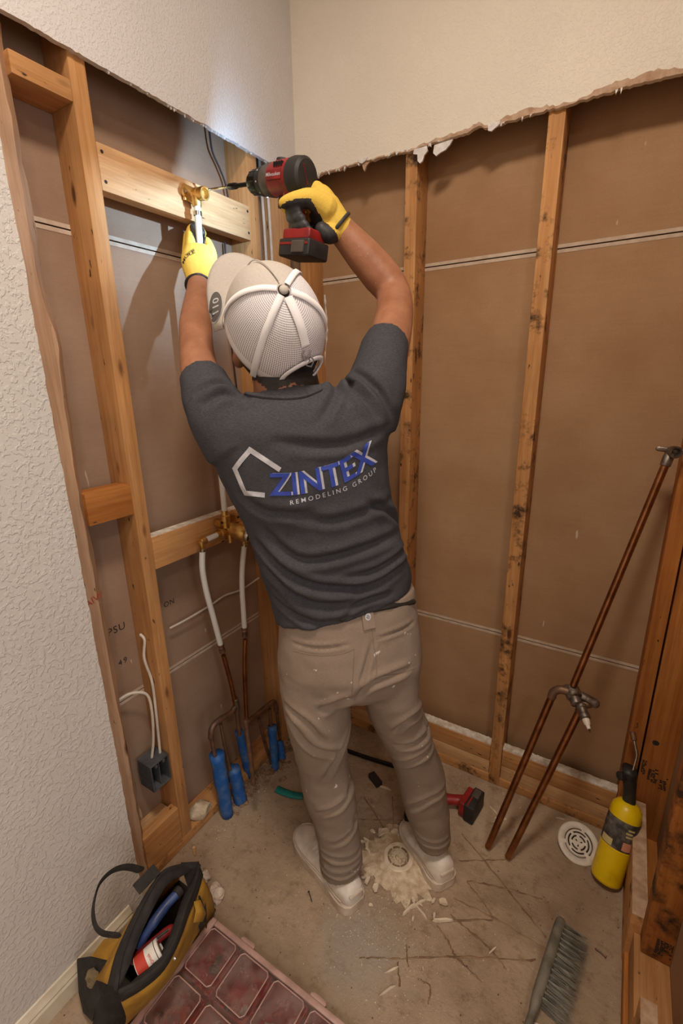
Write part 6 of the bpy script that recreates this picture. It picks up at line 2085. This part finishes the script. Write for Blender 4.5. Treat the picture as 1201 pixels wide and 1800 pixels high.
# bigger single pieces the eye picks out
for (x, y, z), rz, s, lab in (
    ((0.7590, -0.5550, 0.0000), 1.0, 2.0, 'white plaster sliver standing just off his right heel'),
    ((0.7760, -0.5700, 0.0000), -0.4, 1.5, 'stubby white plaster piece below the sliver by his right heel'),
    ((0.8360, -0.5600, 0.0000), 0.55, 2.1, 'long pale plaster stick lying flat below his right heel'),
    ((0.7400, -0.5840, 0.0000), 1.2, 1.9, 'pale plaster stick pointing down from the drain rubble'),
    ((0.7610, -0.7420, 0.0000), 0.9, 1.2, 'upright pale sliver below the tile lines near the organizer'),
    ((0.7710, -0.7870, 0.0000), 1.0, 1.4, 'lowest pale sliver on the floor right of the organizer'),
    ((0.9820, -0.5590, 0.0000), 1.1, 1.1, 'pale sliver beside the brush on a tile line'),
    ((1.1100, -0.6590, 0.0000), 0.3, 1.0, 'pale crumb at the foot of the brush handle'),
    ((0.9060, -0.1400, 0.0000), 0.4, 1.6, 'pale splinter on the floor behind the copper legs'),
    ((0.8720, -0.1170, 0.0000), -0.5, 1.4, 'crossed pale splinter between red drill and copper legs'),
    ((1.0900, -0.0300, 0.0000), 0.2, 1.1, 'pale splinter near the round drain cover'),
    ((0.4850, -0.2350, 0.0000), 0.1, 1.8, 'flat pale chip between his legs near the wall')):
    put(rr.choice(sticks), 'plaster_sliver', (x, y), rz, s, lab, 'plaster piece', 'loose plaster slivers')
# fine crumbs and dust: too many to count
bm = bmesh.new()
rc = random.Random(77)
def crumb(x, y, s):
    v = [bm.verts.new((x + rc.uniform(-s, s), y + rc.uniform(-s, s), 0.0002)) for _ in range(3)] + [bm.verts.new((x, y, s * rc.uniform(0.6, 1.3)))]
    for q in ((0, 1, 3), (1, 2, 3), (2, 0, 3)):
        try:
            bm.faces.new([v[i] for i in q])
        except ValueError:
            pass
for i in range(1500):
    a, r = rc.uniform(0, 6.28), abs(rc.gauss(0, 0.14))
    crumb(dcn.x + math.cos(a) * r, dcn.y - 0.05 + math.sin(a) * r, rc.uniform(0.0006, 0.0022))
for i in range(1500):
    crumb(0.68 + rc.gauss(0, 0.11), -0.66 + rc.gauss(0, 0.09), rc.uniform(0.0006, 0.0032))
for i in range(900):
    crumb(rc.uniform(0.12, 1.25), rc.uniform(-0.9, -0.03), rc.uniform(0.0005, 0.0018))
for i in range(700):
    crumb(rc.uniform(0.10, 1.24), -0.02 - abs(rc.gauss(0, 0.035)), rc.uniform(0.0006, 0.0025))
for i in range(900):
    crumb(0.03 + abs(rc.gauss(0, 0.04)), rc.uniform(-0.72, -0.1), rc.uniform(0.0006, 0.003))
bmfin('plaster_crumbs', bm, M['chip'], None, kind='stuff', label='fine pale plaster crumbs scattered over the slab', cat='debris')

# rubble heap round the pipes at the left wall
bm = bmesh.new()
for i in range(170):
    y = rc.uniform(-0.62, -0.12)
    x = 0.012 + abs(rc.gauss(0, 0.035))
    s = rc.uniform(0.004, 0.013)
    v, f = ell_geo((x, y, s * 0.4), (s, 0, 0), (0, s * rc.uniform(0.6, 1.2), 0), (0, 0, s * rc.uniform(0.4, 0.9)), 6, 4)
    bv = [bm.verts.new(Vector(p) + Vector((rc.uniform(-1, 1), rc.uniform(-1, 1), rc.uniform(-1, 1))) * s * 0.18) for p in v]
    for q in f:
        bm.faces.new([bv[k] for k in q])
bmfin('concrete_rubble', bm, M['ridge'], None, kind='stuff', label='grey concrete rubble heaped round the pipe stubs', cat='rubble')

# rubble block on the bottom plate right of the tall stud
v, f = ell_geo((-0.025, -0.70, 0.050), (0.035, 0, 0), (0, 0.042, 0), (0, 0, 0.026), 12, 8)
v = [Vector(p) + Vector((noise.noise(Vector(p) * 40), noise.noise(Vector(p) * 40 + Vector((5, 0, 0))), noise.noise(Vector(p) * 40 + Vector((0, 7, 0))))) * 0.010 for p in v]
v = [Vector((p.x, p.y, max(p.z, 0.0385))) for p in v]
mk('mortar_clod', v, f, M['mortar'], None, 30, label='dusty mortar clod on the plate by the tall stud', cat='mortar')

# crumpled paper beside the bag
def crumple(name, c, r, seed, lab, mat):
    rz = random.Random(seed)
    v, f = ell_geo((0, 0, 0), (r, 0, 0), (0, r * 0.85, 0), (0, 0, r * 0.65), 14, 9)
    out = []
    for p in v:
        k = 1 + 0.45 * noise.noise(p * (1.6 / r) + Vector((seed, 0, 0))) + rz.uniform(-0.10, 0.10)
        q = p * k
        out.append(Vector(c) + Vector((q.x, q.y, max(q.z + r * 0.5, 0.0008))))
    return mk(name, out, f, mat, None, label=lab, cat='paper')
M['paper'] = plain('crumpled_paper', (214, 194, 176), (194, 172, 154), 30, 0.85)
crumple('crumpled_paper', (0.2150, -0.8530, 0.0000), 0.028, 3, 'larger crumpled pale paper between bag and floor', M['paper'])
crumple('crumpled_paper', (0.1430, -0.8350, 0.0000), 0.020, 9, 'smaller crumpled pale paper tucked behind the bag end', M['paper'])
# loose wood shim standing by the plate
sh = (0.0550, -0.7970, 0.0000)
box('wood_shim', (-0.004, -0.004, 0.0), (0.004, 0.004, 0.034), M['pale_z'], None, 0.001, M=Matrix.Translation(Vector((sh[0], sh[1], 0.001))) @ Matrix.Rotation(0.3, 4, 'Z'), label='short pale wood shim stub beside the bag', cat='shim')

# teal strip
M['teal'] = plain('teal_plastic', (16, 112, 108), (24, 128, 120), 20, 0.45)
tp_ = [Vector(p) for p in [(0.1310, -0.4560, 0.0080), (0.1660, -0.4530, 0.0080), (0.2040, -0.4450, 0.0080), (0.2390, -0.4310, 0.0080)]]
P = smooth_path(tp_, 6)
vs, fs = [], []
for i, p in enumerate(P):
    t = (P[min(i + 1, len(P) - 1)] - P[max(i - 1, 0)]).normalized()
    s = Vector((-t.y, t.x, 0)) * 0.014
    for q in (-1, -0.5, 0, 0.5, 1):
        vs.append(p + s * q + Vector((0, 0, 0.006 * (1 - q * q) - 0.004)))
for i in range(len(P) - 1):
    for k in range(4):
        fs.append((i * 5 + k, i * 5 + k + 1, (i + 1) * 5 + k + 1, (i + 1) * 5 + k))
te = mk('plastic_strip', vs, fs, M['teal'], None, True, label='short curved teal plastic strip left of his left shoe', cat='strip')
m_ = te.modifiers.new('t', 'SOLIDIFY')
m_.thickness = 0.003
m_.offset = 1
# dark pry bar and offcuts behind his legs
pb = [(0.2590, -0.1570, 0.0100), (0.3480, -0.1480, 0.0100), (0.4270, -0.1360, 0.0100), (0.4940, -0.1240, 0.0100)]
tube('pry_bar', smooth_path(pb, 4), 0.0085, M['bit_black'], None, 8, 'round', label='dark steel bar lying by the back wall between his legs', cat='bar')
bl_ = (0.4430, -0.2270, 0.0120)
box('metal_bracket', (-0.030, -0.014, -0.011), (0.030, 0.014, 0.010), M['ink'], None, 0.003, M=Matrix.Translation(Vector(bl_)) @ Matrix.Rotation(-0.5, 4, 'Z'), label='small dark metal block on the slab between his legs', cat='metal piece')
nl = [(1.2270, -0.4090, 0.0040), (1.2390, -0.4110, 0.0040), (1.2510, -0.4160, 0.0040)]
na = tube('nail', nl, 0.0022, M['copper_old'], None, 8, 'round', label='rusty nail on the slab right of the brush', cat='nail')
lathe('nail_head', nl[2], Vector(nl[2]) - Vector(nl[1]), [(0, 0.0042), (0.0015, 0.0042)], M['copper_old'], na, 10)
nl = [(0.4540, -0.6970, 0.0030), (0.4680, -0.7070, 0.0030), (0.4780, -0.7150, 0.0030)]
na = tube('nail', nl, 0.0014, M['ink'], None, 6, 'round', label='small dark nail left of his left shoe', cat='nail')
lathe('nail_head', nl[0], Vector(nl[0]) - Vector(nl[1]), [(0, 0.003), (0.001, 0.003)], M['ink'], na, 8)
